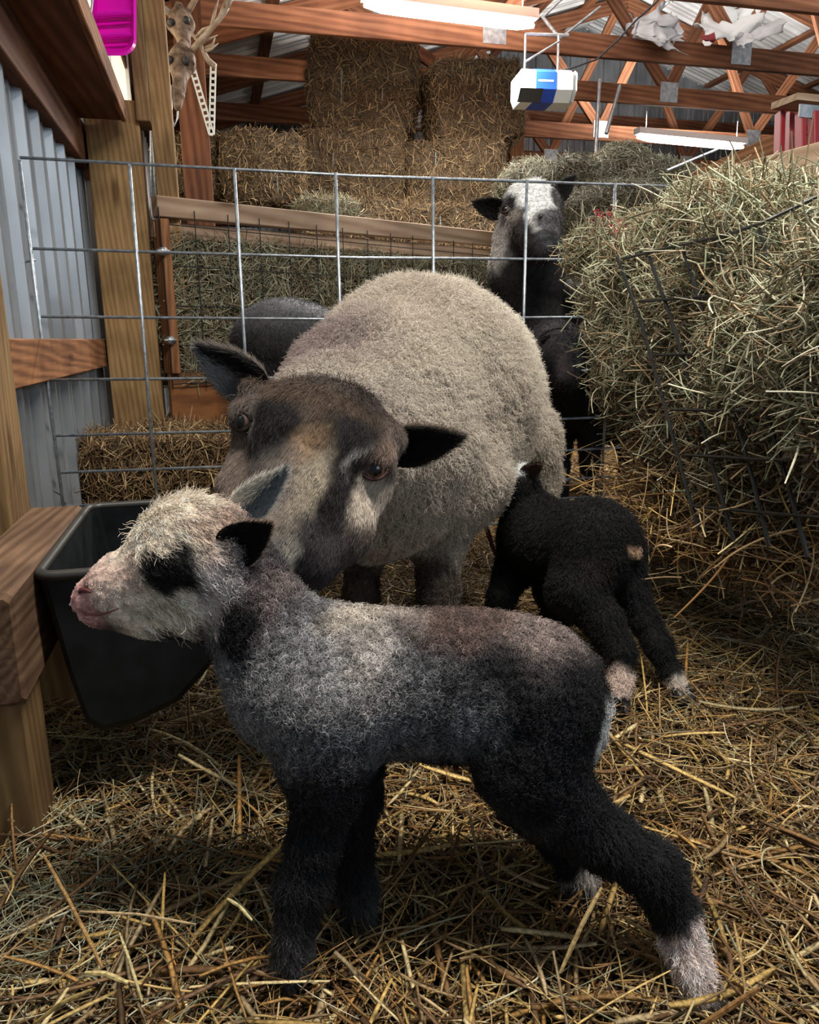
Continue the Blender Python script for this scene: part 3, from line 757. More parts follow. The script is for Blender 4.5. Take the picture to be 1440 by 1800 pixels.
# ------------------------------------------------------------------ rear hay feeder: wooden frame, wire grid, hay inside
FA = np.array([-.185, 3.2, 1.15]); FB = np.array([1.62, 4.23, 1.18]); FD = unit((FB-FA)*np.array([1, 1, 0])); FN = np.array([FD[1], -FD[0], 0])
rf = thing('hay_rack', (FA+FB)/2*np.array([1, 1, 0]), 'long wood framed hay rack with black wire mesh behind the panel', 'hay rack')
beam('top_rail', FA+[0, 0, -.035], FB+[0, 0, -.035], .05, .075, M['grey_wood'], rf)
beam('lower_rail', FA+[0, 0, -.115]+FN*-.03, FB+[0, 0, -.115]+FN*-.03, .03, .06, M['grey_wood'], rf)
beam('end_stile', FA+FD*.02+FN*.0+[0, 0, -.08], FA+FD*.02+[0, 0, -.66], .035, .075, M['pine'], rf, up=(FN[0], FN[1], 0))
g = MB(); FL = float(np.linalg.norm((FB-FA)[:2]))
for i in range(15): g.tube([FA+FD*FL*i/14+FN*.03+[0, 0, -.04], FA+FD*FL*i/14+FN*.03+[0, 0, -.72]], .0022, 5)
for k in range(5): g.tube([FA+FN*.032+[0, 0, -.10-.15*k], FA+FD*FL+FN*.032+[0, 0, -.10-.15*k]], .0022, 5)
g.build('wire_mesh', M['blackwire'], rf)
for z in (-.2, -.53):
    MB().tube([FA+FN*.03+[0, 0, z]-FD*.005, FA+FN*.055+[0, 0, z]+FD*.0], .016, 8).tube([FA+FN*.05+[0, 0, z]-FD*.03, FA+FN*.05+[0, 0, z]+FD*.02], .006, 6).build('hinge_bolt', M['steel'], rf, True)
c0 = FA+FD*.0+[0, 0, -.72]; 
o = MB(); R = Matrix((FD, np.cross([0, 0, 1], FD), [0, 0, 1])).transposed()
cc = FA*[1, 1, 0]+FD*(FL*.5)+[0, 0, .24]
MB().box(cc, (FL, .018, .50), R).build('plywood_skirt', M['ply'], rf)
V, F = superbox(FA*[1, 1, 0]+FD*(FL*.52)-FN*.14+[0, 0, .73], np.array([FL*.5, .13, .27]), np.array(R), 24, .12)
V = lump(V, F, .02, 7, 6)
hf = thing('hay_fill', FA*[1, 1, 0]+FD*(FL*.5)+[0, 0, .47], 'greenish hay packed behind the black mesh of the wooden rack', 'hay')
mesh_obj('hay_body', V, F, M['haycore'], hf, smooth=True)
p, nr = sample(V, F, 30000, np.random.default_rng(8)); kp = (nr @ FN > -.2); p, nr = p[kp], nr[kp]
strands('loose_stalks', p, nr, 0, (.04, .15), (.0008, .0020), HAYC, hf, 9, out=.35, lift=.03)
tp = sample(*superbox(P(575, 372, 4.0), np.array([.14, .1, .05]), rot_z(.5), 6), 1800, np.random.default_rng(3))
tag(strands('hay_wisp', tp[0], tp[1], 0, (.05, .14), (.0008, .0016), HAYC, None, 4, out=.5), 'pale green wisp of hay lying on the rack top rail', 'hay')
bale((-.01, 2.70, .14), (.42, .16, .17), .03, 'hay bale lying on the floor behind the wire panel, beside the steel wall', 9000, 21, group=None, lr=(.04, .15), rr=(.0008, .002), twine=False, cols=BALEC*1.7)
p = np.random.default_rng(5).uniform((-.4, 2.3, .01), (.6, 2.9, .1), (2500, 3)); 

# ------------------------------------------------------------------ galvanised wire panels
PY0 = 2.13
def panel():
    rows_l = [(38, 312), (62, 457), (88, 570), (96, 672), (104, 758), (110, 817), (114, 875), (118, 912), (122, 948), (126, 985)]
    t = thing('livestock_fence', (.4, PY0, 0), 'galvanised wire livestock panel standing across the pen behind the pale ewe', 'fence panel')
    zs = [PYp(870, y, PY0)[2] for y in (318, 456, 560, 657, 743, 800, 852, 886, 922, 959)]
    xl = -.44; x_r = 1.36
    xs = []
    for px, y in ((38, 312), (230, 318), (413, 320), (590, 321), (760, 321), (925, 322), (1080, 322)):
        xs.append(PYp(px, y, PY0)[0])
    xb = [PYp(px, y, PY0)[0] for px, y in ((112, 888), (275, 860), (434, 640+0), (597, 470), (760, 465), (917, 640), (1055, 880))]
    hz = MB(); zt = zs[0]
    for i, z in enumerate(zs):
        x0 = xs[0]+(xb[0]-xs[0])*(zt-z)/(zt-.19)
        hz.tube([(x0, PY0+.006, z+.012), (.4, PY0+.004, z), (x_r, PY0, z+.004)], .0038, 8)
    hz.build('horizontal_wires', M['galv'], t, True)
    vt = MB()
    for i, (a, px, y) in enumerate(zip(xs, (112, 275, 434, 597, 760, 917, 1055), (888, 860, 640, 470, 465, 640, 880))):
        q = PYp(px, y, PY0); f = (zt-.0)/(zt-q[2]); xe = a+(q[0]-a)*(f if i in (0, 1, 5, 6) else .45*f)
        if i in (2, 3, 4): xe = a+.0
        vt.tube([(a, PY0-.006, zt+.004), ((a+xe)/2, PY0-.008, zt/2), (xe, PY0-.006, .005)], .0043, 8)
    vt.tube([(x_r, PY0-.006, zt), (x_r, PY0-.006, 0)], .0033, 8)
    # the bent end of the second wire
    z2 = zs[1]+.012
    vt.tube([PYp(62, 457, PY0), PYp(45, 460, PY0+.01), PYp(33, 468, PY0+.03), PYp(27, 479, PY0+.05)], .0031, 8)
    vt.build('upright_wires', M['galv'], t, True)
    # side panel running towards the lens at the right, mostly under hay
    t2 = thing('livestock_fence', (1.25, 1.5, 0), 'low galvanised wire panel edge running towards the lens at the right, half buried in hay', 'fence panel')
    A = np.array([1.29, 1.98, 0]); Bq = np.array([1.11, .95, 0]); m = MB()
    for z in (.02, .075, .13): m.tube([A+[0, 0, z], (A+Bq)/2+[0, 0, z+.004], Bq+[0, 0, z]], .0031, 8)
    for f in (0, .22, .44, .66, .88): m.tube([A+(Bq-A)*f, A+(Bq-A)*f+[0, 0, .17]], .0031, 8)
    m.build('wire_grid', M['galv'], t2, True)
panel()
tag(MB().tube([PX(30, 862, WX+.03), P(60, 868, 2.0), P(85, 858, 2.0), P(106, 870, 2.1), P(116, 888, 2.15)], .0015, 5).build('tie_wire', M['blackwire'], None, True), 'thin dark tie wire running from the steel wall to the panel corner', 'wire')

# ------------------------------------------------------------------ timber ledge with black feed tub
LZ = .34
a0 = PZ(32, 1043, LZ); a1 = PZ(137, 887, LZ)
lx = (a0[0]+a1[0])/2
lg = thing('timber_ledge', (lx-.05, a0[1], 0), 'heavy timber ledge at the left edge, holding the black feed tub', 'ledge')
beam('beam', (lx-.044, a0[1], LZ-.07), (lx-.044, a1[1], LZ-.07), .088, .14, M['ledge'], lg, bev=.006)
beam('support_post', (lx-.055, a0[1]+.07, -.03), (lx-.055, a0[1]+.07, LZ-.14), .09, .09, M['post'], lg, up=(0, 1, 0))
beam('support_post', (lx-.055, a1[1]-.05, -.03), (lx-.055, a1[1]-.05, LZ-.14), .09, .09, M['post'], lg, up=(0, 1, 0))
def tub():
    t = thing('feed_tub', (lx+.12, a0[1]+.25, .1), 'black plastic feed tub hooked over the timber ledge, behind the lamb\'s head', 'tub')
    y0 = PZ(58, 1022, LZ-.015)[1]; y1 = PZ(140, 897, LZ-.015)[1]; X = lx+.006
    def section(o, z_in):   # x,z outline of a cross section, from the ledge side round to the front rim
        w_, hh = .262-o, .228-o
        pts = [(o, 0), (.02+o, -hh*.6), (.035+o, -hh*.93), (.055, -hh), (.10, -hh*.97), (.16, -hh*.86), (.213-o*.6, -hh*.62), (.246-o*.9, -hh*.36), (w_, 0)]
        return [(X+px, LZ-.012+pz) for px, pz in pts]
    out = section(0, 0); inn = section(.007, 0); k = len(out); V = []; F = []
    L = y1-y0; st_ = [(0.0, .90), (.006, .97), (.02, 1.0), (L-.02, 1.0), (L-.006, .97), (L, .90)]
    cx = X+.11; cz = LZ-.08
    def sec3(sec, yy, s, rimfix=True): return [((cx+(x-cx)*s) if True else x, y0+yy, (cz+(z-cz)*s) if z < LZ-.013 else z) for x, z in sec]
    for yy, s in st_: V += sec3(out, yy, s)
    n = len(st_)
    for i in range(n-1):
        for j in range(k-1): F.append((i*k+j, i*k+j+1, (i+1)*k+j+1, (i+1)*k+j))
    F.append(tuple(range(k))[::-1]); F.append(tuple((n-1)*k+j for j in range(k)))
    o2 = len(V); si = [(.010, .88), (.016, .95), (.03, 1.0), (L-.03, 1.0), (L-.016, .95), (L-.010, .88)]
    for yy, s in si: V += sec3(inn, yy, s)
    for i in range(n-1):
        for j in range(k-1): F.append((o2+i*k+j+1, o2+i*k+j, o2+(i+1)*k+j, o2+(i+1)*k+j+1))
    F.append(tuple(o2+j for j in range(k))); F.append(tuple(o2+(n-1)*k+j for j in range(k))[::-1])
    mesh_obj('tub_body', V, F, M['tub'], t, smooth=False)
    def rimpts():
        ix = X+.006; w_ = .257
        c = [(0.0, 0), (w_, 0), (w_, L), (0.0, L)]; pts = []
        r = .025
        for (qx, qy, a0_) in ((w_-r, L-r, 0), (r, L-r, 90), (r, r, 180), (w_-r, r, 270)):
            for a in range(0, 91, 18): pts.append((X+qx+r*math.cos(math.radians(a0_+a)), y0+qy+r*math.sin(math.radians(a0_+a)), LZ-.010))
        return pts+[pts[0]]
    MB().tube(rimpts(), .0075, 8).build('rim', plain('worn tub rim', (.028, .026, .022), .45), t, True)
tub()

# ------------------------------------------------------------------ bedding
def ground_z(x, y):
    p = np.stack([x, y, x*0], 1); return (fbm(p, 3.0)-.5)*.035-.012
xs = np.linspace(-.6, 11, 233); ys = np.linspace(.0, 9.6, 193)
X, Y = np.meshgrid(xs, ys, indexing='ij'); Z = ground_z(X.ravel(), Y.ravel())
V = np.stack([X.ravel(), Y.ravel(), Z-.012], 1); ny = len(ys)
i, j = np.meshgrid(np.arange(len(xs)-1), np.arange(ny-1), indexing='ij'); i, j = i.ravel(), j.ravel()
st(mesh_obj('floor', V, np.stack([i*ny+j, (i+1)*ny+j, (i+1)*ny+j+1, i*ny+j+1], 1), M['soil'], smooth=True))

def floor_points(n, rng, far=3.2, power=1.0):
    """random spots on the bedding inside the pen, denser near the lens"""
    out = []; tot = 0
    while tot < n:
        y = .30+(far-.30)*rng.random(n*2)**power; x = rng.uniform(-.42, 2.6, n*2)
        kp = (x > -.46) & (x < .25+y*.95) & (x > -.15-y*.45)
        out.append(np.stack([x[kp], y[kp]], 1)); tot += kp.sum()
    return np.concatenate(out)[:n]
def mound(x, y):
    """bedding banks up under the hay feeder at the right"""
    return +.10*np.exp(-(((x-1.32)/.25)**2+((y-1.75)/.45)**2))
def straw_ribbons(name, n, Lr, wr, thick, cols, seed, label, zr, tilt=.18, power=1.3, far=2.6, seg=5, pts=None, parent=None, bright=1.0):
    rng = np.random.default_rng(seed)
    xy = floor_points(n, rng, far, power) if pts is None else pts; n = len(xy)
    L = Lr[0]+(Lr[1]-Lr[0])*rng.random(n)**1.5; wd = wr[0]+(wr[1]-wr[0])*rng.random(n)**1.5
    az = rng.random(n)*2*math.pi; tl = rng.normal(0, tilt, n)
    d = np.stack([np.cos(az)*np.cos(tl), np.sin(az)*np.cos(tl), np.sin(tl)], 1)
    z = ground_z(xy[:, 0], xy[:, 1])+zr[0]+(zr[1]-zr[0])*rng.random(n)+mound(xy[:, 0], xy[:, 1])
    z = np.maximum(z, np.abs(d[:, 2])*L*.38-.01)
    xy = xy.copy(); xy[:, 0] = np.maximum(xy[:, 0], -.44+L*.75)
    c = np.concatenate([xy, z[:, None]], 1)
    side = unit(np.cross(d, unit(np.stack([rng.normal(0, .45, n), rng.normal(0, .45, n), np.ones(n)], 1)))); nor = np.cross(side, d)
    bend = (rng.normal(0, .10, n)[:, None]*side+rng.normal(0, .05, n)[:, None]*nor)
    kink = rng.random(n) < .25; kb = rng.normal(0, .5, n)*kink; ks = unit(rng.normal(0, 1, (n, 3)))*kb[:, None]*.35; ks[:, 2] = np.abs(ks[:, 2])*-.4
    t = np.linspace(-.5, .5, seg)
    ctr = c[:, None]+L[:, None, None]*(t[None, :, None]*d[:, None]+(4*t**2)[None, :, None]*bend[:, None]*.5+np.maximum(t, 0)[None, :, None]*ks[:, None])
    # flattened stalk: four sided section
    tw = np.ones(seg); tw[0] = .75; tw[-1] = .6
    hw = wd[:, None]/2*tw[None]; ht = hw*thick
    A = ctr-side[:, None]*hw[..., None]; Bq = ctr+nor[:, None]*ht[..., None]; Cq = ctr+side[:, None]*hw[..., None]; D = ctr-nor[:, None]*ht[..., None]
    V = np.stack([A, Bq, Cq, D], 2).reshape(-1, 3)
    base = (np.arange(n)*seg*4)[:, None, None]+(np.arange(seg-1)*4)[None, :, None]
    q = []
    for a in range(4):
        b_ = (a+1) % 4; q.append(np.stack([base[..., 0]+a, base[..., 0]+b_, base[..., 0]+4+b_, base[..., 0]+4+a], -1).reshape(-1, 4))
    e0 = (np.arange(n)*seg*4)[:, None]+np.array([3, 2, 1, 0]); e1 = (np.arange(n)*seg*4+(seg-1)*4)[:, None]+np.array([0, 1, 2, 3])
    F = np.concatenate(q+[e0, e1])
    col = cols[rng.choice(len(cols), n)]*(.6+.75*rng.random(n))[:, None]*bright
    cv = np.repeat(col, seg*4, axis=0)*(.85+.3*np.repeat(rng.random((n, seg)).ravel(), 4))[:, None]
    o = mesh_obj(name, V, F, M['straw'], parent, colors=np.clip(cv, 0, 1))
    if label: tag(o, label, 'straw', kind='stuff')
    return o
straw_ribbons('straw_bedding', 52000, (.02, .10), (.0016, .0052), .28, STRAWC, 31, 'deep golden brown straw bedding covering the pen floor', (-.02, .022), tilt=.22, power=1.15)
straw_ribbons('long_straw', 3600, (.07, .24), (.0028, .0082), .25, STRAWC*1.2, 32, 'longer broad straw stalks scattered over the bedding near the lens', (.0, .035), tilt=.22, power=2.4, seg=7)
rng = np.random.default_rng(33)
xy = floor_points(40000, rng, 2.7, 1.2); c = np.stack([xy[:, 0], xy[:, 1], ground_z(xy[:, 0], xy[:, 1])+mound(xy[:, 0], xy[:, 1])+.012+.022*rng.random(len(xy))], 1)
grey = np.exp(-(((xy[:, 0]+.30)/.28)**2+((xy[:, 1]-.80)/.30)**2))+.7*np.exp(-(((xy[:, 0]-1.2)/.35)**2+((xy[:, 1]-1.6)/.5)**2))
kp = rng.random(len(xy)) < .45+.55*grey; c, grey = c[kp], grey[kp]
up = np.tile([0, 0, 1.], (len(c), 1))
k = rng.random(len(c)) < grey*.9+.12
tag(strands('hay_wisps', c[k], up[k], 0, (.03, .14), (.0004, .0009), HAYC*1.1, None, 34, out=.25, bend=.8, k=6), 'fine greyish hay wisps strewn on the bedding below the tub and feeder', 'hay', kind='stuff')
tag(strands('fine_straw', c[~k], up[~k], 0, (.03, .12), (.0005, .0011), STRAWC, None, 35, out=.25, bend=.5, k=5), 'fine thin straw strands mixed through the bedding', 'straw', kind='stuff')
# bedding beyond the panel
rng = np.random.default_rng(36); n = 24000
xy = np.stack([rng.uniform(-.4, 3.2, n), rng.uniform(2.2, 5.0, n)], 1)
c = np.stack([xy[:, 0], xy[:, 1], ground_z(xy[:, 0], xy[:, 1])+.02*rng.random(n)], 1)
tag(strands('far_straw', c, np.tile([0, 0, 1.], (n, 1)), 0, (.05, .16), (.001, .0024), STRAWC*1.6, None, 37, out=.2, bend=.4), 'pale straw on the floor beyond the wire panel', 'straw', kind='stuff')
# single big stalks close to the lens
BIG = [((1165, 1860, .60), (1335, 1737, .58), .011, (.30, .15, .05)), ((985, 1710, .68), (1058, 1560, .70), .010, (.46, .32, .14)),
       ((75, 1500, .80), (180, 1700, .62), .008, (.38, .22, .08)),
       ((140, 1602, .7), (345, 1625, .7), .006, (.48, .34, .18)), ((150, 1710, .62), (225, 1728, .61), .010, (.60, .46, .20)),
       ((400, 1580, .74), (443, 1618, .73), .008, (.66, .56, .26)),        ((60, 1800, .58), (160, 1740, .58), .008, (.34, .24, .08)), ((290, 1535, .80), (285, 1640, .70), .007, (.40, .26, .08)),
       ((210, 1640, .68), (250, 1760, .60), .006, (.58, .48, .24)),
       ((1290, 1620, .66), (1310, 1740, .62), .006, (.40, .26, .10)), ]
for a, b_, wd, col in BIG:
    A = Vector(P(*a)); Bv = Vector(P(*b_))
    A.z = max(A.z, .006); Bv.z = max(Bv.z, .010); mid = (A+Bv)/2+Vector((0, 0, .004))
    x, y_ = int((a[0]+b_[0])/2), int((a[1]+b_[1])/2)
    o = MB().tube([A, A.lerp(mid, .5), mid, mid.lerp(Bv, .5), Bv], [wd*.14, wd*.22, wd*.20, wd*.23, wd*.13], 7)
    BIGS = globals().setdefault('_big', []); BIGS.append((o, col))
cols_ = []; V = []; F = []
for o, col in _big:
    off = len(V); V += o.V; F += [tuple(i+off for i in f) for f in o.F]; cols_ += [col]*len(o.V)
tag(mesh_obj('straw_stalks', V, F, M['straw'], colors=np.array(cols_)), 'thick golden straw stalks lying loose around the lamb\'s hooves', 'straw', kind='stuff')

# ------------------------------------------------------------------ big hay feeder at the right
b = Body(.012)
for x, y, d_, rx, ry, rz in ((1140, 500, 1.90, 80, 85, .12), (1060, 440, 1.95, 52, 26, .05), (1165, 620, 1.86, 88, 120, .12), (1205, 465, 1.75, 105, 60, .13),
                             (1310, 580, 1.62, 160, 180, .15), (1290, 415, 1.60, 100, 58, .12), (1390, 425, 1.42, 120, 66, .12), (1440, 610, 1.34, 160, 215, .14),
                             (1290, 770, 1.62, 120, 120, .13), (1210, 740, 1.80, 55, 80, .10), (1400, 850, 1.42, 110, 110, .12), (1560, 590, 1.1, 150, 210, .12)):
    b.ell(P(x, y, d_), (S(rx, d_), S(ry, d_), rz), cam_rot(), .06)
V, Q = b.mesh(); V = lump(V, Q, .03, 9, 4); V = lump(V, Q, .015, 28, 4)
fh = thing('feeder_hay', P(1300, 900, 1.7), 'huge bulging mass of grey-green hay filling the black wire feeder', 'hay')
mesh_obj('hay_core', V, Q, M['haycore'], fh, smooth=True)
view = unit(CAMP-V.mean(0))
p, nr = sample(V, Q, 120000, np.random.default_rng(41)); kp = (nr @ view > -.35); p, nr = p[kp], nr[kp]
low = np.clip((.52-p[:, 2])/.25, 0, 1)
strands('hay_stalks', p, nr, 0, (.02, .085), (.0005, .0014), HAYC*1.08, fh, 42, out=.55, bend=1.2, k=6, lift=.03)
sel = np.random.default_rng(1).random(len(p)) < .14
strands('curled_stalks', p[sel], nr[sel], 0, (.05, .15), (.0008, .0018), HAYC*1.35, fh, 43, out=.75, bend=1.6, k=9, lift=.045)
sel = (np.random.default_rng(2).random(len(p)) < .5*low)
strands('brown_stalks', p[sel], nr[sel], 0, (.04, .14), (.0007, .0018), BALEC*1.15, fh, 44, out=.6, bend=.4, k=5, lift=.05)
# loose skirt of straw under the feeder
rng = np.random.default_rng(45); n = 9000
base = np.array([P(x, y, d_) for x, y, d_ in ((1235, 880, 1.75), (1330, 900, 1.62), (1430, 930, 1.45))])
q = base[rng.integers(0, 3, n)]+rng.normal(0, 1, (n, 3))*[.10, .10, .05]; q[:, 2] = np.abs(q[:, 2])
tag(strands('fallen_hay', q, np.tile([0, 0, 1.], (n, 1)), 0, (.05, .16), (.0007, .0018), np.concatenate([BALEC*2.2, STRAWC*1.3]), None, 46, out=.6, bend=.4), 'brown fallen hay heaped under the black wire feeder', 'hay', kind='stuff')
# dark wire front of the feeder
wf = thing('wire_feeder', P(1300, 900, 1.5), 'black wire mesh front of the hay feeder pressed against the hay', 'feeder')
def fd(x, y): return 1.70-(x-1085)*.00135-(.04 if y > 700 else 0)
up_lines = [[(1085, 452), (1125, 560), (1165, 700), (1205, 850), (1228, 930)], [(1140, 448), (1180, 560), (1222, 700), (1262, 850), (1290, 950)], [(1200, 436), (1240, 560), (1285, 700), (1325, 850), (1352, 960)],
            [(1262, 420), (1298, 560), (1340, 700), (1385, 850), (1420, 980)], [(1335, 402), (1365, 520), (1405, 640), (1450, 780)], [(1422, 370), (1445, 440), (1470, 520)]]
m = MB()
for l in up_lines: m.tube([P(x, y, fd(x, y)-.105) for x, y in l], .0036, 6)
m.build('upright_wires', M['blackwire'], wf)
m = MB()
for l in ([(1095, 455), (1190, 432), (1270, 415), (1340, 392), (1450, 340)], [(1125, 530), (1230, 522), (1350, 515), (1460, 480)], [(1150, 624), (1260, 622), (1450, 624)],
          [(1180, 720), (1290, 722), (1450, 728)], [(1205, 800), (1310, 806), (1450, 812)], [(1220, 890), (1330, 900), (1450, 910)]):
    m.tube([P(x, y, fd(x, y)-.107) for x, y in l], .0031, 6)
m.build('cross_wires', M['blackwire'], wf)
# red twine scraps in the hay
rng = np.random.default_rng(47)
for cx_, cy_, lab in ((1062, 380, 'small tuft of red netting poking from the hay, nearer the white-faced sheep'), (1090, 402, 'second tuft of red netting in the hay top, lower right of the first')):
    pp = np.array([P(cx_+rng.normal(0, 7), cy_+rng.normal(0, 4), 1.80) for _ in range(18)])
    tag(curves_obj('netting_scrap', pp[:, None]+np.cumsum(rng.normal(0, .005, (18, 5, 3)), 1), np.full((18, 5), .0009), np.tile([.30, .03, .035], (18, 1)), M['hay']), lab, 'netting')

# ------------------------------------------------------------------ animals
def E(b, x, y, d, rx, ry, rz, ang=0., yaw=0., k=.03):
    b.ell(P(x, y, d), (S(rx, d), S(ry, d), rz), cam_rot(ang, yaw), k)
def CH(b, pts, k=.02):
    b.chain([(P(x, y, d), S(r, d)) for x, y, d, r in pts], k)
def blobs(base, spots):
    """coat pattern: base colour and soft-edged patches placed on the animal"""
    cs = [(np.array(c), np.array(r, float), R, np.array(col), sf, am) for c, r, R, col, sf, am in spots]
    def f(p, nr=None):
        p = np.asarray(p); c = np.tile(np.array(base, float), (len(p), 1))
        wob = (np.stack([vnoise(p+o, 45) for o in (0, 4, 8)], 1)-.5)*.02
        for cc, r, R, col, sf, am in cs:
            q = ((p+wob-cc) @ R)/r; dd = np.sqrt((q**2).sum(1))
            w_ = np.clip((1+sf-dd)/(2*sf), 0, 1)*am; w_ = (w_*w_*(3-2*w_))[:, None]; c = c*(1-w_)+col*w_
        return c
    return f
def sp(x, y, d, rx, ry, rz, col, soft=.25, am=1.0, ang=0.):
    return (P(x, y, d), (S(rx, d), S(ry, d), rz), cam_rot(ang), col, soft, am)
def ear(name, parent, base, tip, wid, face, colf, colb, cup=.35, th=.003, hair=None, seed=1, colf2=None, split=0.):
    """leaf shaped cupped ear from base to tip; face = direction the open side looks"""
    base, tip = np.array(base), np.array(tip); ax = tip-base; L = np.linalg.norm(ax); ax = ax/L
    face = np.array(face, float); face = unit(face-ax*(face@ax)); sd = np.cross(ax, face)
    nu, nv = 18, 11; V = []; C = []
    for side in (1, -1):
        for i in range(nu):
            t = i/(nu-1); w_ = wid*(math.sin(math.pi*min(1, (t*.80+.20))**.9)**.75 if t < .999 else .04)
            w_ = wid*max(.03, (math.sin(math.pi*(t**.75*.84+.16)))**.8)
            for j in range(nv):
                s = -1+2*j/(nv-1); cz = cup*w_*(s*s-.6)*(1-.4*t)
                V.append(base+ax*L*t+sd*w_*s*.5+face*(cz+side*th*.5*(1-s*s)**.5-.05*L*math.sin(t*3)*0))
                rimf = min(1, abs(s)**4+max(0, t-.85)*3)
                C.append((np.array(colf2) if colf2 is not None and s > split else np.array(colf)) if side > 0 else colb)
    F = []
    k = nu*nv
    for i in range(nu-1):
        for j in range(nv-1):
            a = i*nv+j; F.append((a, a+1, a+nv+1, a+nv)); F.append((k+a, k+a+nv, k+a+nv+1, k+a+1))
    for i in range(nu-1):
        F.append((i*nv, (i+1)*nv, k+(i+1)*nv, k+i*nv)); a = i*nv+nv-1; F.append((a, k+a, k+a+nv, a+nv))
    for j in range(nv-1):
        a = (nu-1)*nv+j; F.append((a, a+1, k+a+1, k+a)); F.append((j, k+j, k+j+1, j+1))
    V = np.array(V); F = np.array(F); o = mesh_obj(name, V, F, M['skin'], parent, smooth=True, colors=np.array(C))
    if hair:
        n, hl, hr = hair; rng = np.random.default_rng(seed)
        p, nr = sample(V, F, n, rng); fr = (nr @ face) > .0
        sv = (p-base) @ sd/(wid*.5); cf = np.tile(np.array(colf, float), (n, 1))
        if colf2 is not None: cf[sv > split+rng.normal(0, .15, n)] = colf2
        c = np.where(fr[:, None], cf, np.array(colb))*(.7+.6*rng.random(n))[:, None]
        d = unit(ax[None]*1.0+nr*.35+rng.normal(0, .18, (n, 3))); t = np.linspace(0, 1, 4)
        Ls = hl*(.6+.8*rng.random(n)); pts = p[:, None]+t[None, :, None]*Ls[:, None, None]*d[:, None]
        curves_obj('ear_hair', pts, hr*(1-.6*t)[None]*np.ones((n, 1)), np.clip(c, 0, 1), M['fur'], o)
    return o
def eye(parent, c, r, look, iris=(.10, .05, .02), lidc=(.10, .05, .04), lid=True, bar=True, up=(0, 0, 1)):
    """eyeball with iris and dark horizontal pupil, set in an almond lid ring"""
    c = np.array(c); look = unit(np.array(look, float)); n = 20; V = []; C = []; F = []
    a = np.cross(np.array(up, float), look); a = unit(a); b_ = np.cross(look, a)
    for i in range(n+1):
        th = math.pi*i/n
        for j in range(24):
            ph = 2*math.pi*j/24; v = look*math.cos(th)+(a*math.cos(ph)+b_*math.sin(ph))*math.sin(th); V.append(c+v*r)
            if th < .52 and bar: C.append((.003, .003, .004))
            elif th < .75: C.append(np.array(iris)*(1.1-.5*(th > .62)))
            else: C.append((.16, .11, .09))
    for i in range(n):
        for j in range(24):
            F.append((i*24+j, (i+1)*24+j, (i+1)*24+(j+1) % 24, i*24+(j+1) % 24))
    m = attr_mat('moist eye', .04, .5) if 'moist eye' not in bpy.data.materials else bpy.data.materials['moist eye']
    o = mesh_obj('eye', V, F, m, parent, smooth=True, colors=np.array(C))
    if lid:
        mb = MB(); pts = []
        for j in range(25):
            ph = 2*math.pi*j/24; pts.append(c+look*r*.52+a*math.cos(ph)*r*1.08+b_*math.sin(ph)*r*.80+look*r*.1*math.cos(2*ph)*-1)
        mb.tube(pts, r*.16, 7)
        mesh_obj('eyelid', mb.V, mb.F, M['skin'], o, smooth=True, colors=np.tile(lidc, (len(mb.V), 1)))
    return o
def hoof(parent, ankle, toe, r, name='hoof', col=None):
    a, t = Vector(ankle), Vector(toe); x = (t-a).normalized(); s = x.cross(Vector((0, 0, 1))); s = s.normalized() if s.length > .1 else Vector((1, 0, 0))
    m = MB()
    for k in (-1, 1): m.tube([a+s*r*.45*k, a.lerp(t, .6)+s*r*.50*k, t+s*r*.42*k], [r*.62, r*.60, r*.34], 10)
    return m.build(name, col or M['hoof'], parent, True)
LEFT = -RMN[:, 0]; RIGHT = RMN[:, 0]; UPV = RMN[:, 1]; TOW = RMN[:, 2]

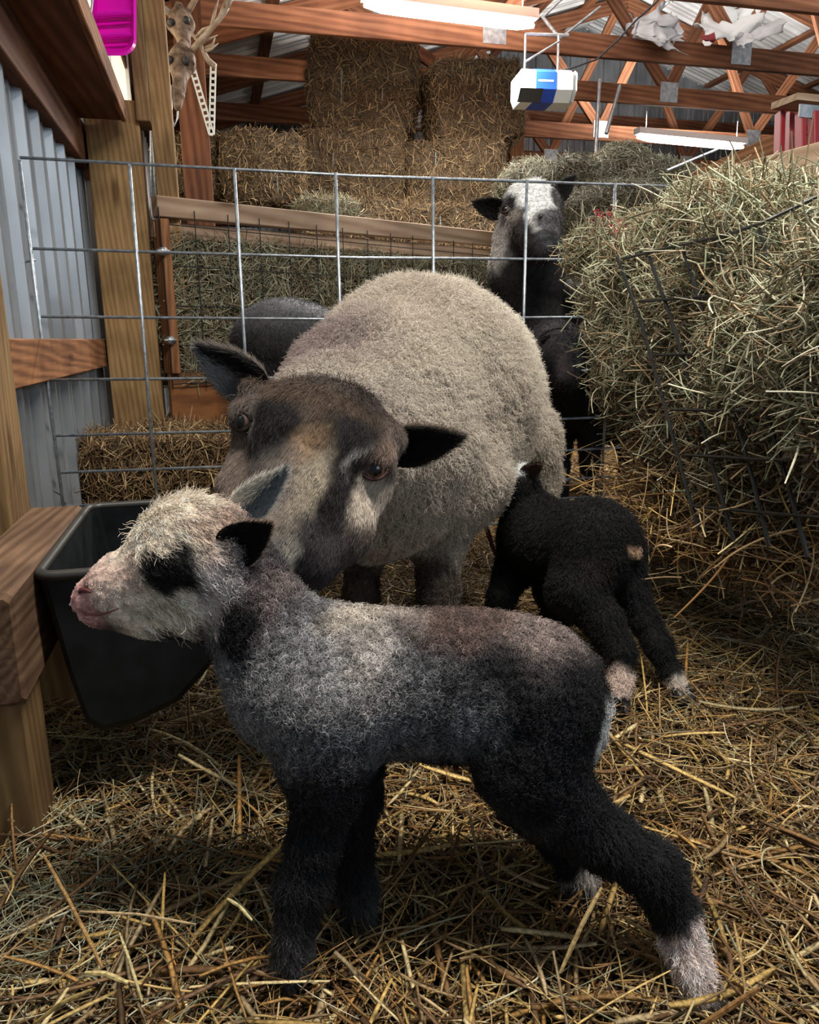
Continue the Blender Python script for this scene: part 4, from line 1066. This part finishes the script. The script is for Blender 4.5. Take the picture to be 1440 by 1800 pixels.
# ---- the grey, black and white lamb in front
def lamb():
    D = .80
    b = Body(.0032)
    E(b, 565, 1205, .80, 130, 128, .068, 0, 0, .03); E(b, 690, 1200, .80, 160, 118, .068, 0, 0, .04); E(b, 840, 1205, .80, 150, 124, .068, 0, 0, .04)
    E(b, 938, 1212, .80, 96, 110, .066, math.radians(-30), 0, .03); E(b, 497, 1195, .80, 84, 92, .058, 0, 0, .03)
    CH(b, [(530, 1180, .80, 103), (462, 1105, .80, 76), (432, 1020, .80, 66)], .03)
    # head
    E(b, 335, 960, .80, 98, 88, .053, math.radians(8), 0, .02); E(b, 395, 990, .80, 60, 70, .048, 0, 0, .02)
    CH(b, [(290, 1000, .80, 72), (215, 1035, .80, 58), (172, 1052, .80, 38)], .018); E(b, 165, 1056, .80, 31, 36, .022, math.radians(10), 0, .012)
    CH(b, [(340, 1060, .80, 62), (250, 1072, .80, 42), (182, 1078, .80, 24)], .015)
    for dz in (-.045, .045): b.ell(P(297, 985, .80+dz), (S(42, .8), S(22, .8), .013), cam_rot(math.radians(-10)), .012)
    b.cut(P(148, 1036, .775), (.006, .0035, .006), cam_rot(math.radians(30)), .004); b.cut(P(150, 1036, .822), (.006, .0035, .006), cam_rot(), .004)
    b.cut(P(170, 1072, .80), (S(46, .8), .0012, .03), cam_rot(math.radians(4)), .003)
    # legs
    CH(b, [(575, 1250, .765, 96), (572, 1325, .762, 74), (572, 1400, .758, 48), (550, 1480, .752, 36), (531, 1560, .748, 38), (519, 1635, .744, 24), (513, 1685, .742, 21), (514, 1704, .740, 23)], .018)
    CH(b, [(605, 1265, .835, 80), (622, 1400, .83, 42), (622, 1500, .825, 24), (628, 1565, .82, 27), (634, 1620, .815, 20), (634, 1648, .81, 22)], .018)
    CH(b, [(938, 1250, .775, 108), (932, 1342, .765, 86), (985, 1415, .76, 60), (1065, 1478, .752, 46), (1152, 1532, .745, 43), (1183, 1600, .742, 32), (1205, 1670, .735, 26), (1225, 1728, .728, 25), (1240, 1758, .722, 20)], .018)
    CH(b, [(955, 1270, .83, 100), (945, 1390, .84, 66), (985, 1465, .85, 38), (1018, 1530, .85, 24), (1010, 1580, .85, 20), (1002, 1612, .85, 22)], .018)
    CH(b, [(1022, 1180, .80, 28), (1044, 1235, .80, 20), (1042, 1300, .80, 12)], .012)   # tail
    V, Q = b.mesh(); V = lump(V, Q, .0022, 60, 1)
    blk, gry, wht, pink, brn = (.009, .009, .011), (.155, .150, .155), (.62, .60, .58), (.70, .38, .36), (.15, .10, .085)
    cr = (.80, .69, .56)
    spots = [sp(520, 1190, .80, 190, 125, .12, (.24, .235, .24), .35), sp(700, 1210, .80, 150, 90, .12, (.22, .215, .22), .5), sp(580, 1160, .80, 120, 90, .12, (.31, .30, .30), .6), sp(655, 1130, .80, 55, 85, .12, (.52, .47, .44), .5),
             sp(640, 1085, .80, 80, 22, .12, (.50, .44, .38), .5), sp(740, 1090, .80, 22, 18, .10, (.60, .55, .50), .3), sp(820, 1090, .80, 110, 45, .12, brn, .5), sp(960, 1120, .80, 90, 50, .12, (.28, .22, .20), .5),
             sp(880, 1220, .80, 130, 85, .12, blk, .35), sp(825, 1235, .80, 50, 50, .12, (.26, .26, .27), .6, .9), sp(1000, 1230, .80, 75, 110, .12, blk, .3), sp(960, 1330, .80, 150, 95, .12, blk, .3), sp(720, 1335, .80, 220, 26, .12, blk, .4),
             sp(580, 1470, .78, 120, 130, .12, blk, .25), sp(1080, 1500, .76, 160, 120, .12, blk, .1), sp(950, 1450, .84, 120, 110, .08, blk, .1),
             sp(1215, 1690, .73, 58, 88, .06, (.85, .70, .65), .08), sp(1040, 1530, .85, 40, 42, .04, (.60, .52, .46), .12), sp(1048, 1272, .80, 24, 56, .03, (.80, .78, .75), .2),
             # neck and head
             sp(430, 1090, .80, 48, 62, .10, (.02, .019, .021), .35), sp(470, 1050, .80, 45, 70, .09, (.24, .19, .18), .5), sp(292, 985, .80, 124, 150, .10, cr, .10), sp(400, 1020, .80, 50, 80, .09, (.62, .55, .53), .25), sp(438, 1100, .80, 44, 70, .10, (.008, .008, .009), .3),
             sp(385, 935, .80, 50, 50, .09, (.74, .54, .43), .5, .7), sp(205, 1015, .80, 70, 50, .09, (.76, .52, .44), .5, .8), sp(158, 1065, .80, 42, 55, .06, pink, .4), sp(330, 925, .757, 16, 12, .015, (.25, .23, .22), .6, .5),
             sp(318, 1115, .80, 60, 26, .02, blk, .3, .9),
             sp(282, 998, .752, 50, 36, .030, (.006, .006, .007), .18), sp(318, 1010, .752, 24, 22, .026, (.006, .006, .007), .25), sp(280, 1003, .848, 46, 30, .026, (.006, .006, .007), .18)]
    col = blobs((.055, .052, .055), spots)
    t = thing('lamb', P(640, 1690, .79)*[1, 1, 0], 'front lamb with white face, black eye patch, curly grey body and black legs', 'lamb')
    mesh_obj('body', V, Q, M['skin'], t, smooth=True, colors=col(V)*.85)
    hd = np.array(P(380, 1000, .80)); nose = np.array(P(150, 1050, .80)); RT = RMN.T
    def px(p): q = (p-CAMP) @ RMN; return 720+FPX*q[:, 0]/-q[:, 2], 900-FPX*q[:, 1]/-q[:, 2]
    headw = lambda p: np.clip((P(400, 1000, .80)[0]-p[:, 0])/.02+.5, 0, 1)*(p[:, 2] > P(300, 1150, .8)[2])
    legz = P(600, 1400, .76)[2]
    legw = lambda p: np.clip((legz-p[:, 2])/.03+.5, 0, 1)
    muz = lambda p: np.clip((P(235, 1040, .8)[0]-p[:, 0])/.03+.5, 0, 1)*headw(p)
    def flow(p, nr):
        h = headw(p)[:, None]; f = RIGHT*.8-UPV*.55
        return h*f[None]+(1-h)*(np.array([0, 0, -1.])+RIGHT*.3)[None]
    L = lambda p: .0095*(1-muz(p)*.72)*(1+.25*legw(p)+.35*headw(p)*(1-muz(p)))
    fur('wool', t, V, Q, 170000, L, .00028, col, flow, lambda p: .35+.45*headw(p)+.3*legw(p), .30, lambda p: .0021*(1-.75*headw(p))*(1-.6*legw(p)), 1.8, 9, 51, jit=.6, tuft=.55, tf=120., salt=.45)
    # fluffy crown
    fur('crown_tuft', t, V, Q, 26000, .016, .0003, col, flow, .45, .45, .0016, 1.0, 7, 52, mask=lambda p, nr: np.exp(-(((p-P(330, 905, .80))/.045)**2).sum(1))*1.0+np.exp(-(((p-P(375, 1100, .79))/.03)**2).sum(1)))
    ear('ear', t, P(395, 975, .762), P(476, 922, .745), .046, TOW*1.0-UPV*.25+LEFT*.1, (.007, .006, .007), (.36, .26, .2), .30, .004, (5000, .006, .00025), 61)
    ear('ear', t, P(412, 915, .84), P(500, 830, .85), .043, TOW*.8+LEFT*.3-UPV*.1, (.55, .52, .46), (.50, .46, .40), .35, .004, (6500, .010, .00025), 62, colf2=(.10, .12, .14), split=-.25)
    eye(t, P(283, 1000, .755), .0105, TOW+LEFT*.2+UPV*.1, (.012, .009, .009), (.004, .004, .004))
    MB().tube([on_skin(V, 138, 1043), on_skin(V, 144, 1037), on_skin(V, 152, 1038), on_skin(V, 160, 1041)], [.0012, .0030, .0024, .0008], 8).build('nostril', plain('dark pink nostril', (.10, .015, .015), .5), t, True)
    MB().tube([on_skin(V, x, y) for x, y in ((140, 1072), (152, 1079), (170, 1081), (190, 1077), (208, 1070))], [.0008, .0014, .0014, .0012, .0006], 6).build('mouth_line', plain('mouth line', (.20, .06, .06), .6), t, True)
    # nose skin, hooves, cord
    hoof(t, P(514, 1692, .740), P(503, 1722, .733), .013); hoof(t, P(634, 1640, .81), P(628, 1664, .805), .012); hoof(t, P(1009, 1592, .85), P(1000, 1622, .845), .012)
    hoof(t, P(1232, 1742, .724), P(1238, 1776, .717), .013, col=plain('pink newborn hoof', (.45, .27, .24), .5))
    MB().tube([P(803, 1305, .80), P(803, 1330, .80), P(801, 1352, .80)], [.005, .005, .003], 8).build('umbilical_cord', plain('dark red cord', (.09, .008, .008), .35), t, True)
lamb()

# ---- the pale ewe
def ewe():
    b = Body(.0065); yw = math.radians(25)
    E(b, 655, 770, 1.40, 170, 215, .22, 0, yw, .06); E(b, 735, 710, 1.62, 195, 212, .26, 0, yw, .08); E(b, 800, 700, 1.84, 152, 176, .20, 0, yw, .08)
    E(b, 720, 850, 1.55, 140, 100, .25, 0, yw, .06)
    CH(b, [(650, 780, 1.36, 150), (605, 760, 1.20, 120), (580, 760, 1.10, 98)], .05)
    CH(b, [(905, 780, 1.80, 78), (928, 870, 1.84, 52), (938, 940, 1.88, 24), (940, 1000, 1.90, 19), (942, 1035, 1.9, 20)], .03)
    CH(b, [(760, 780, 1.9, 78), (775, 900, 1.93, 40), (780, 1010, 1.95, 20)], .03)
    CH(b, [(790, 860, 1.42, 66), (772, 950, 1.40, 42), (768, 1040, 1.39, 30), (766, 1130, 1.38, 24), (764, 1195, 1.37, 26)], .03)
    CH(b, [(640, 900, 1.48, 55), (636, 975, 1.47, 32), (638, 1050, 1.46, 24), (642, 1120, 1.45, 22), (640, 1172, 1.45, 24)], .03)
    V, Q = b.mesh(); V = lump(V, Q, .008, 14, 2); V = lump(V, Q, .006, 42, 5)
    # ---- head in the same skin: built at its own resolution and joined as one surface below
    wool = [sp(560, 620, 1.35, 110, 110, .3, (.30, .235, .215), .6), sp(840, 560, 1.85, 150, 150, .3, (.80, .74, .64), .6), sp(620, 720, 1.2, 90, 60, .2, (.46, .40, .34), .5), sp(760, 1050, 1.4, 60, 85, .2, (.10, .075, .06), .25),
            sp(636, 1060, 1.47, 60, 85, .12, (.11, .08, .06), .25), sp(780, 1000, 1.95, 60, 90, .12, (.12, .10, .08), .3), sp(940, 990, 1.9, 60, 50, .2, (.2, .17, .14), .3), sp(780, 940, 1.55, 50, 40, .2, (.33, .28, .24), .6)]
    col = blobs((.56, .49, .41), wool)
    h = Body(.0040); T = math.radians(-20)
    E(h, 560, 762, 1.04, 122, 88, .085, T, 0, .03); E(h, 590, 800, 1.06, 105, 110, .08, T, 0, .03)
    CH(h, [(545, 800, 1.01, 98), (520, 880, .975, 80), (490, 945, .94, 62), (466, 975, .925, 50)], .03)
    CH(h, [(620, 850, 1.05, 66), (590, 930, 1.00, 58), (540, 985, .96, 46), (505, 1000, .945, 36)], .025)
    CH(h, [(455, 780, 1.06, 45), (430, 860, 1.02, 42), (425, 915, .985, 36)], .02)
    E(h, 655, 800, 1.01, 38, 32, .03, T, 0, .02); E(h, 440, 733, 1.035, 34, 32, .03, T, 0, .02)
    E(h, 686, 770, 1.06, 28, 26, .03, 0, 0, .02); E(h, 452, 688, 1.07, 26, 26, .03, 0, 0, .02)
    h.cut(P(657, 827, .972), (S(20, 1), S(16, 1), .014), cam_rot(math.radians(15)), .008); h.cut(P(433, 742, .998), (S(18, 1), S(18, 1), .014), cam_rot(), .008)
    h.cut(P(437, 985, .895), (.010, .005, .01), cam_rot(math.radians(60)), .005)
    # neck stub inside the fleece so head and body are one skin
    CH(h, [(585, 770, 1.08, 88), (600, 765, 1.14, 92)], .03)
    HV, HQ = h.mesh()
    dk, tan_, brn, gr = (.008, .006, .006), (.34, .26, .19), (.16, .10, .065), (.19, .155, .135)
    face = [sp(498, 750, 1.0, 52, 105, .2, dk, .35, 1., T), sp(615, 765, 1.0, 60, 84, .2, dk, .3, 1., T), sp(552, 700, 1.04, 120, 26, .15, (.10, .066, .045), .5, 1., T),
            sp(545, 815, 1.0, 30, 70, .2, (.32, .20, .11), .6, .9, T), sp(500, 890, .96, 75, 95, .2, gr, .4, 1., T), sp(560, 865, .98, 24, 75, .2, (.36, .30, .22), .5, .9, T), 
            sp(598, 885, 1.0, 26, 115, .2, dk, .4, 1., math.radians(-22)), sp(560, 975, .97, 62, 60, .2, (.04, .034, .036), .5, 1.), sp(655, 878, 1.0, 36, 46, .12, (.52, .44, .36), .4, 1., math.radians(-30)),
            sp(678, 790, 1.0, 26, 24, .08, (.22, .15, .115), .6, .8), sp(424, 830, 1.03, 22, 70, .12, (.20, .15, .12), .5, .9), sp(455, 740, 1.03, 10, 30, .06, (.42, .38, .35), .6, .8), sp(630, 800, .98, 9, 28, .06, (.40, .36, .34), .7, .8, math.radians(-30)),
            sp(455, 968, .91, 62, 42, .09, (.28, .26, .25), .35), sp(512, 985, .94, 16, 52, .09, (.58, .53, .45), .4, 1., math.radians(-12)), sp(470, 925, .94, 50, 30, .1, (.36, .29, .22), .6, .7), sp(400, 920, .98, 22, 40, .1, (.06, .04, .035), .5)]
    fcol = blobs((.13, .10, .085), face)
    t = thing('ewe', P(760, 1060, 1.6)*[1, 1, 0], 'large pale woolly ewe with brown striped face, nuzzling the front lamb', 'sheep')
    VV = np.concatenate([V, HV]); QQ = np.concatenate([Q, HQ+len(V)])
    mesh_obj('body', VV, QQ, M['skin'], t, smooth=True, colors=np.concatenate([col(V)*.8, fcol(HV)*.7]))
    legz = .30
    legw = lambda p: np.clip((.27-p[:, 2])/.04+.5, 0, 1)
    hc = P(560, 840, 1.0)
    hidden = lambda p: np.clip(np.sqrt((((p-P(575, 775, 1.08))/[.10, .10, .10])**2).sum(1))-.5, 0, 1)
    def wl(p): return .019*(1-.55*legw(p))*(.75+.5*vnoise(p, 40))
    fur('wool', t, V, Q, 210000, wl, .00042, col, lambda p, nr: np.tile([0, 0, -1.], (len(p), 1)), lambda p: .25+.4*legw(p), .30, .0024, 1.5, 7, 71, tuft=.6, tf=75., mask=lambda p, nr: hidden(p)*((nr @ -TOW) < .75), jit=.28)
    ax = unit(P(470, 980, .93)-P(575, 720, 1.05))
    fur('face_hair', t, HV, HQ, 120000, lambda p: .010+.006*np.clip((p[:, 2]-P(560, 720, 1.04)[2])/.03, 0, 1), .00026, fcol, lambda p, nr: np.tile(ax, (len(p), 1)), .80, .18, 0., 1, 4, 72, jit=.4)
    fur('forelock', t, HV, HQ, 16000, .020, .00035, fcol, lambda p, nr: np.tile(ax, (len(p), 1)), .5, .45, .003, 1., 7, 73, mask=lambda p, nr: np.exp(-(((p-P(570, 690, 1.06))/[.08, .06, .035])**2).sum(1)))
    ear('ear', t, P(462, 690, 1.07), P(350, 612, 1.04), .068, TOW*.9-UPV*.35+LEFT*.2, (.27, .26, .26), (.16, .13, .11), .40, .005, (9000, .013, .00035), 74, colf2=(.016, .014, .014), split=-.10)
    ear('ear', t, P(680, 790, 1.08), P(814, 768, 1.05), .060, TOW*.9-UPV*.3+RIGHT*.1, (.020, .017, .016), (.15, .11, .08), .34, .005, (7000, .010, .0003), 75)
    eye(t, P(655, 825, .995), .0165, TOW*1.0+RIGHT*.35-UPV*.02, (.11, .045, .02), (.075, .038, .03)); eye(t, P(432, 742, 1.014), .0155, TOW*.9+LEFT*.55, (.012, .010, .012), (.04, .028, .022))
    for a, c_ in (((764, 1180, 1.37), (760, 1215, 1.35)), ((640, 1165, 1.45), (637, 1195, 1.43)), ((942, 1022, 1.9), (938, 1048, 1.88)), ((780, 1000, 1.95), (777, 1025, 1.93))):
        hoof(t, P(*a), P(*c_), .026)
ewe()

# ---- the black lamb reaching under the ewe
def black_lamb():
    b = Body(.0045)
    E(b, 975, 950, 1.46, 85, 68, .085, 0, math.radians(-35), .03); E(b, 1045, 950, 1.38, 72, 72, .08, math.radians(-10), math.radians(-35), .03); E(b, 930, 935, 1.52, 50, 60, .075, 0, 0, .03)
    CH(b, [(940, 912, 1.50, 42), (912, 868, 1.50, 34)], .02); E(b, 903, 848, 1.50, 38, 32, .045, math.radians(25), 0, .02); CH(b, [(888, 858, 1.50, 25), (856, 872, 1.53, 16)], .01)
    CH(b, [(1035, 990, 1.36, 62), (1012, 1040, 1.34, 46), (1062, 1095, 1.31, 30), (1088, 1145, 1.29, 24), (1089, 1195, 1.28, 17), (1086, 1238, 1.27, 16)], .015)
    CH(b, [(1085, 975, 1.40, 50), (1103, 1030, 1.38, 30), (1132, 1090, 1.36, 22), (1158, 1138, 1.33, 20), (1180, 1182, 1.31, 14), (1196, 1215, 1.30, 14)], .015)
    CH(b, [(920, 960, 1.52, 44), (900, 1010, 1.51, 28), (882, 1050, 1.50, 21), (872, 1085, 1.5, 18), (868, 1108, 1.50, 18)], .015)
    CH(b, [(965, 985, 1.50, 40), (968, 1040, 1.49, 24), (978, 1085, 1.47, 19), (980, 1115, 1.46, 18)], .015)
    CH(b, [(1085, 925, 1.38, 24), (1105, 940, 1.36, 18), (1106, 968, 1.35, 13)], .01)
    V, Q = b.mesh(); V = lump(V, Q, .003, 50, 3)
    wht = (.55, .50, .45)
    col = blobs((.007, .0065, .007), [sp(1092, 1196, 1.28, 30, 30, .05, (.75, .60, .52), .2), sp(1190, 1205, 1.30, 22, 26, .05, (.80, .70, .60), .2), sp(898, 822, 1.47, 30, 20, .06, (.80, .82, .80), .3), sp(856, 868, 1.52, 16, 18, .05, (.6, .62, .62), .3), sp(1108, 964, 1.35, 20, 13, .05, (.62, .42, .28), .3),
                                      sp(1040, 1000, 1.33, 30, 25, .05, (.035, .022, .018), .6, .7)])
    t = thing('lamb', P(1000, 1120, 1.45)*[1, 1, 0], 'all black lamb with white feet, nursing under the pale ewe', 'lamb')
    mesh_obj('body', V, Q, M['skin'], t, smooth=True, colors=col(V))
    fur('wool', t, V, Q, 60000, .010, .00038, col, None, .35, .35, .0015, 1.2, 6, 81)
    fur('head_tuft', t, V, Q, 3000, .022, .0004, col, lambda p, nr: np.tile(LEFT-UPV*.5, (len(p), 1)), .4, .3, 0, 1, 5, 82, mask=lambda p, nr: np.exp(-(((p-P(900, 824, 1.47))/.03)**2).sum(1)))
    ear('ear', t, P(918, 836, 1.47), P(953, 816, 1.44), .032, TOW*.8-UPV*.3, (.10, .055, .042), (.02, .014, .012), .3, .004, (1500, .006, .0003), 83)
    hoof(t, P(1086, 1232, 1.27), P(1088, 1268, 1.25), .019); hoof(t, P(1196, 1210, 1.30), P(1212, 1240, 1.28), .017); hoof(t, P(869, 1100, 1.50), P(866, 1122, 1.49), .017); hoof(t, P(980, 1108, 1.46), P(980, 1128, 1.45), .017)
    MB().tube([P(840, 872, 1.52), P(846, 900, 1.52), P(858, 935, 1.52), P(868, 968, 1.52), P(886, 990, 1.50)], [.004, .005, .005, .004, .003], 7).build('umbilical_cord', plain('wet red cord', (.16, .02, .012), .3), t, True)
black_lamb()

# ---- sheep beyond the panel
def back_sheep(name, build, colspec, label, n, base, length=.012, seed=90, cell=.010, extra=None, rad=.0007):
    b = Body(cell); build(b); V, Q = b.mesh(); V = lump(V, Q, .005, 25, seed); col = blobs(*colspec)
    t = thing(name, np.array(base)*[1, 1, 0], label, 'sheep')
    mesh_obj('body', V, Q, M['skin'], t, smooth=True, colors=col(V)*.9)
    fur('wool', t, V, Q, n, length, rad, col, None, .5, .3, .001, 1.2, 5, seed)
    if extra: extra(t)
def wf(b):
    E(b, 935, 362, 2.55, 52, 42, .085, 0, 0, .02); CH(b, [(935, 370, 2.52, 50), (944, 395, 2.47, 42), (952, 425, 2.40, 32), (953, 437, 2.38, 27)], .02); E(b, 952, 432, 2.40, 26, 24, .05, 0, 0, .02)
    E(b, 960, 382, 2.36, 22, 14, .03, 0, 0, .02)
    CH(b, [(925, 420, 2.62, 56), (930, 480, 2.68, 66), (950, 540, 2.75, 90)], .05)
    E(b, 965, 590, 3.12, 112, 100, .34, 0, 0, .1)
    CH(b, [(970, 600, 2.95, 50), (985, 720, 2.95, 24), (990, 820, 2.95, 9), (990, 880, 2.95, 10)], .04); CH(b, [(1040, 600, 2.95, 45), (1042, 720, 2.95, 22), (1042, 810, 2.95, 9), (1042, 880, 2.95, 10)], .04)
    CH(b, [(1030, 640, 3.3, 45), (1034, 740, 3.3, 22), (1034, 838, 3.3, 14)], .04); CH(b, [(925, 640, 3.3, 45), (925, 740, 3.3, 22), (925, 838, 3.3, 14)], .04)
def wf_x(t):
    dkc = (.012, .010, .010)
    ear('ear', t, P(885, 372, 2.56), P(832, 356, 2.52), .070, TOW*.8-UPV*.5, dkc, (.03, .025, .025), .3, .007, (2500, .010, .0007), 91)
    ear('ear', t, P(975, 350, 2.56), P(1010, 310, 2.55), .060, TOW*.6+RIGHT*.4, dkc, (.02, .02, .02), .3, .007, (2500, .010, .0007), 92)
    eye(t, P(889, 369, 2.49), .017, TOW+LEFT*.5, (.05, .03, .02), (.02, .015, .015)); eye(t, P(975, 366, 2.49), .015, TOW+RIGHT*.7, (.03, .02, .02), (.01, .01, .01))
    for dx in (-7, 8): MB().tube([P(959+dx, 378, 2.335), P(960+dx*1.5, 384, 2.34)], [.006, .004], 6).build('nostril', M['hoof'], t, True)
    MB().tube([P(934, 420, 2.37), P(930, 432, 2.37), P(934, 446, 2.37)], [.006, .009, .006], 8).build('lip', plain('pale lip', (.6, .6, .58), .6), t, True)
back_sheep('sheep', wf, ((.018, .016, .017), [sp(932, 346, 2.5, 38, 58, .2, (.88, .87, .85), .15, 1., math.radians(20)), sp(938, 395, 2.45, 20, 46, .12, (.86, .85, .83), .25), sp(888, 368, 2.5, 24, 22, .1, (.02, .018, .018), .3), sp(885, 372, 2.5, 9, 6, .06, (.4, .38, .36), .5),
            sp(900, 395, 2.5, 16, 18, .09, (.36, .31, .27), .4), sp(905, 420, 2.5, 26, 22, .12, (.07, .06, .06), .4), sp(972, 362, 2.5, 14, 26, .1, (.03, .025, .025), .3), sp(961, 392, 2.37, 22, 20, .06, (.12, .11, .12), .35), sp(952, 432, 2.38, 24, 16, .06, (.05, .05, .055), .3),
            sp(872, 425, 2.62, 22, 50, .15, (.58, .55, .52), .4)]), 'alert sheep with white face and black patches, looking over behind the panel', 30000, P(970, 900, 2.9), seed=93, extra=wf_x, cell=.008)
def bs(b):
    E(b, 1085, 680, 2.5, 130, 100, .16, 0, math.radians(20), .05); CH(b, [(1020, 640, 2.42, 70), (985, 620, 2.36, 48)], .04); CH(b, [(975, 600, 2.34, 40), (985, 640, 2.27, 33), (996, 668, 2.24, 22)], .02)
    for x, y, d_ in ((1040, 720, 2.45), (1096, 740, 2.42), (1136, 740, 2.6), (990, 720, 2.5)):
        CH(b, [(x, y, d_, 42), (x+2, 790, d_, 11), (x, 860, d_, 7), (x, 905, d_, 9)], .03)
def bs_x(t):
    ear('ear', t, P(998, 592, 2.33), P(952, 598, 2.26), .055, TOW*.5-UPV*.6, (.01, .009, .009), (.02, .018, .018), .3, .007, (1500, .010, .0007), 94)
    ear('ear', t, P(1000, 590, 2.36), P(1040, 600, 2.36), .055, TOW*.6-UPV*.4, (.01, .009, .009), (.02, .018, .018), .3, .007, (1500, .010, .0007), 95)
back_sheep('sheep', bs, ((.010, .009, .010), [sp(965, 600, 2.3, 30, 40, .1, (.06, .055, .06), .5), sp(990, 640, 2.24, 18, 30, .05, (.13, .10, .11), .5)]), 'small black sheep with drooping ears, behind the panel left of the hay feeder', 22000, P(1060, 900, 2.45), seed=96, extra=bs_x)
def gs(b):
    E(b, 500, 602, 3.05, 92, 72, .24, math.radians(10), 0, .05); E(b, 560, 630, 3.08, 90, 80, .24, 0, 0, .05)
    for x, d_ in ((460, 3.0), (540, 3.0), (480, 3.2), (570, 3.2)): CH(b, [(x, 650, d_, 44), (x+3, 740, d_, 20), (x+2, 810, d_, 14), (x+2, 845, d_, 14)], .04)
back_sheep('sheep', gs, ((.035, .033, .036), [sp(490, 560, 3.05, 110, 42, .3, (.15, .15, .16), .6)]), 'dark grey sheep with its back turned, standing behind the ewe and panel', 22000, P(500, 860, 2.8), seed=97)
def ks(b):
    E(b, 1035, 488, 2.66, 34, 34, .07, 0, 0, .02); CH(b, [(1022, 495, 2.60, 26), (1012, 520, 2.53, 19)], .02); CH(b, [(1060, 530, 2.8, 44), (1110, 580, 2.95, 55)], .03); E(b, 1180, 600, 3.1, 85, 70, .2, 0, 0, .05)
    for x, d_ in ((1150, 3.0), (1215, 3.05), (1160, 3.25)): CH(b, [(x, 650, d_, 34), (x, 760, d_, 18), (x, 850, d_, 13)], .03)
def ks_x(t): eye(t, P(1014, 484, 2.585), .012, TOW+LEFT*.3, (.03, .02, .02), (.01, .01, .01))
back_sheep('sheep', ks, ((.012, .011, .012), [sp(1012, 500, 2.57, 18, 30, .07, (.24, .23, .24), .4)]), 'dark sheep with a pale muzzle half hidden behind the hay feeder edge', 12000, P(1100, 880, 2.6), seed=98, extra=ks_x)
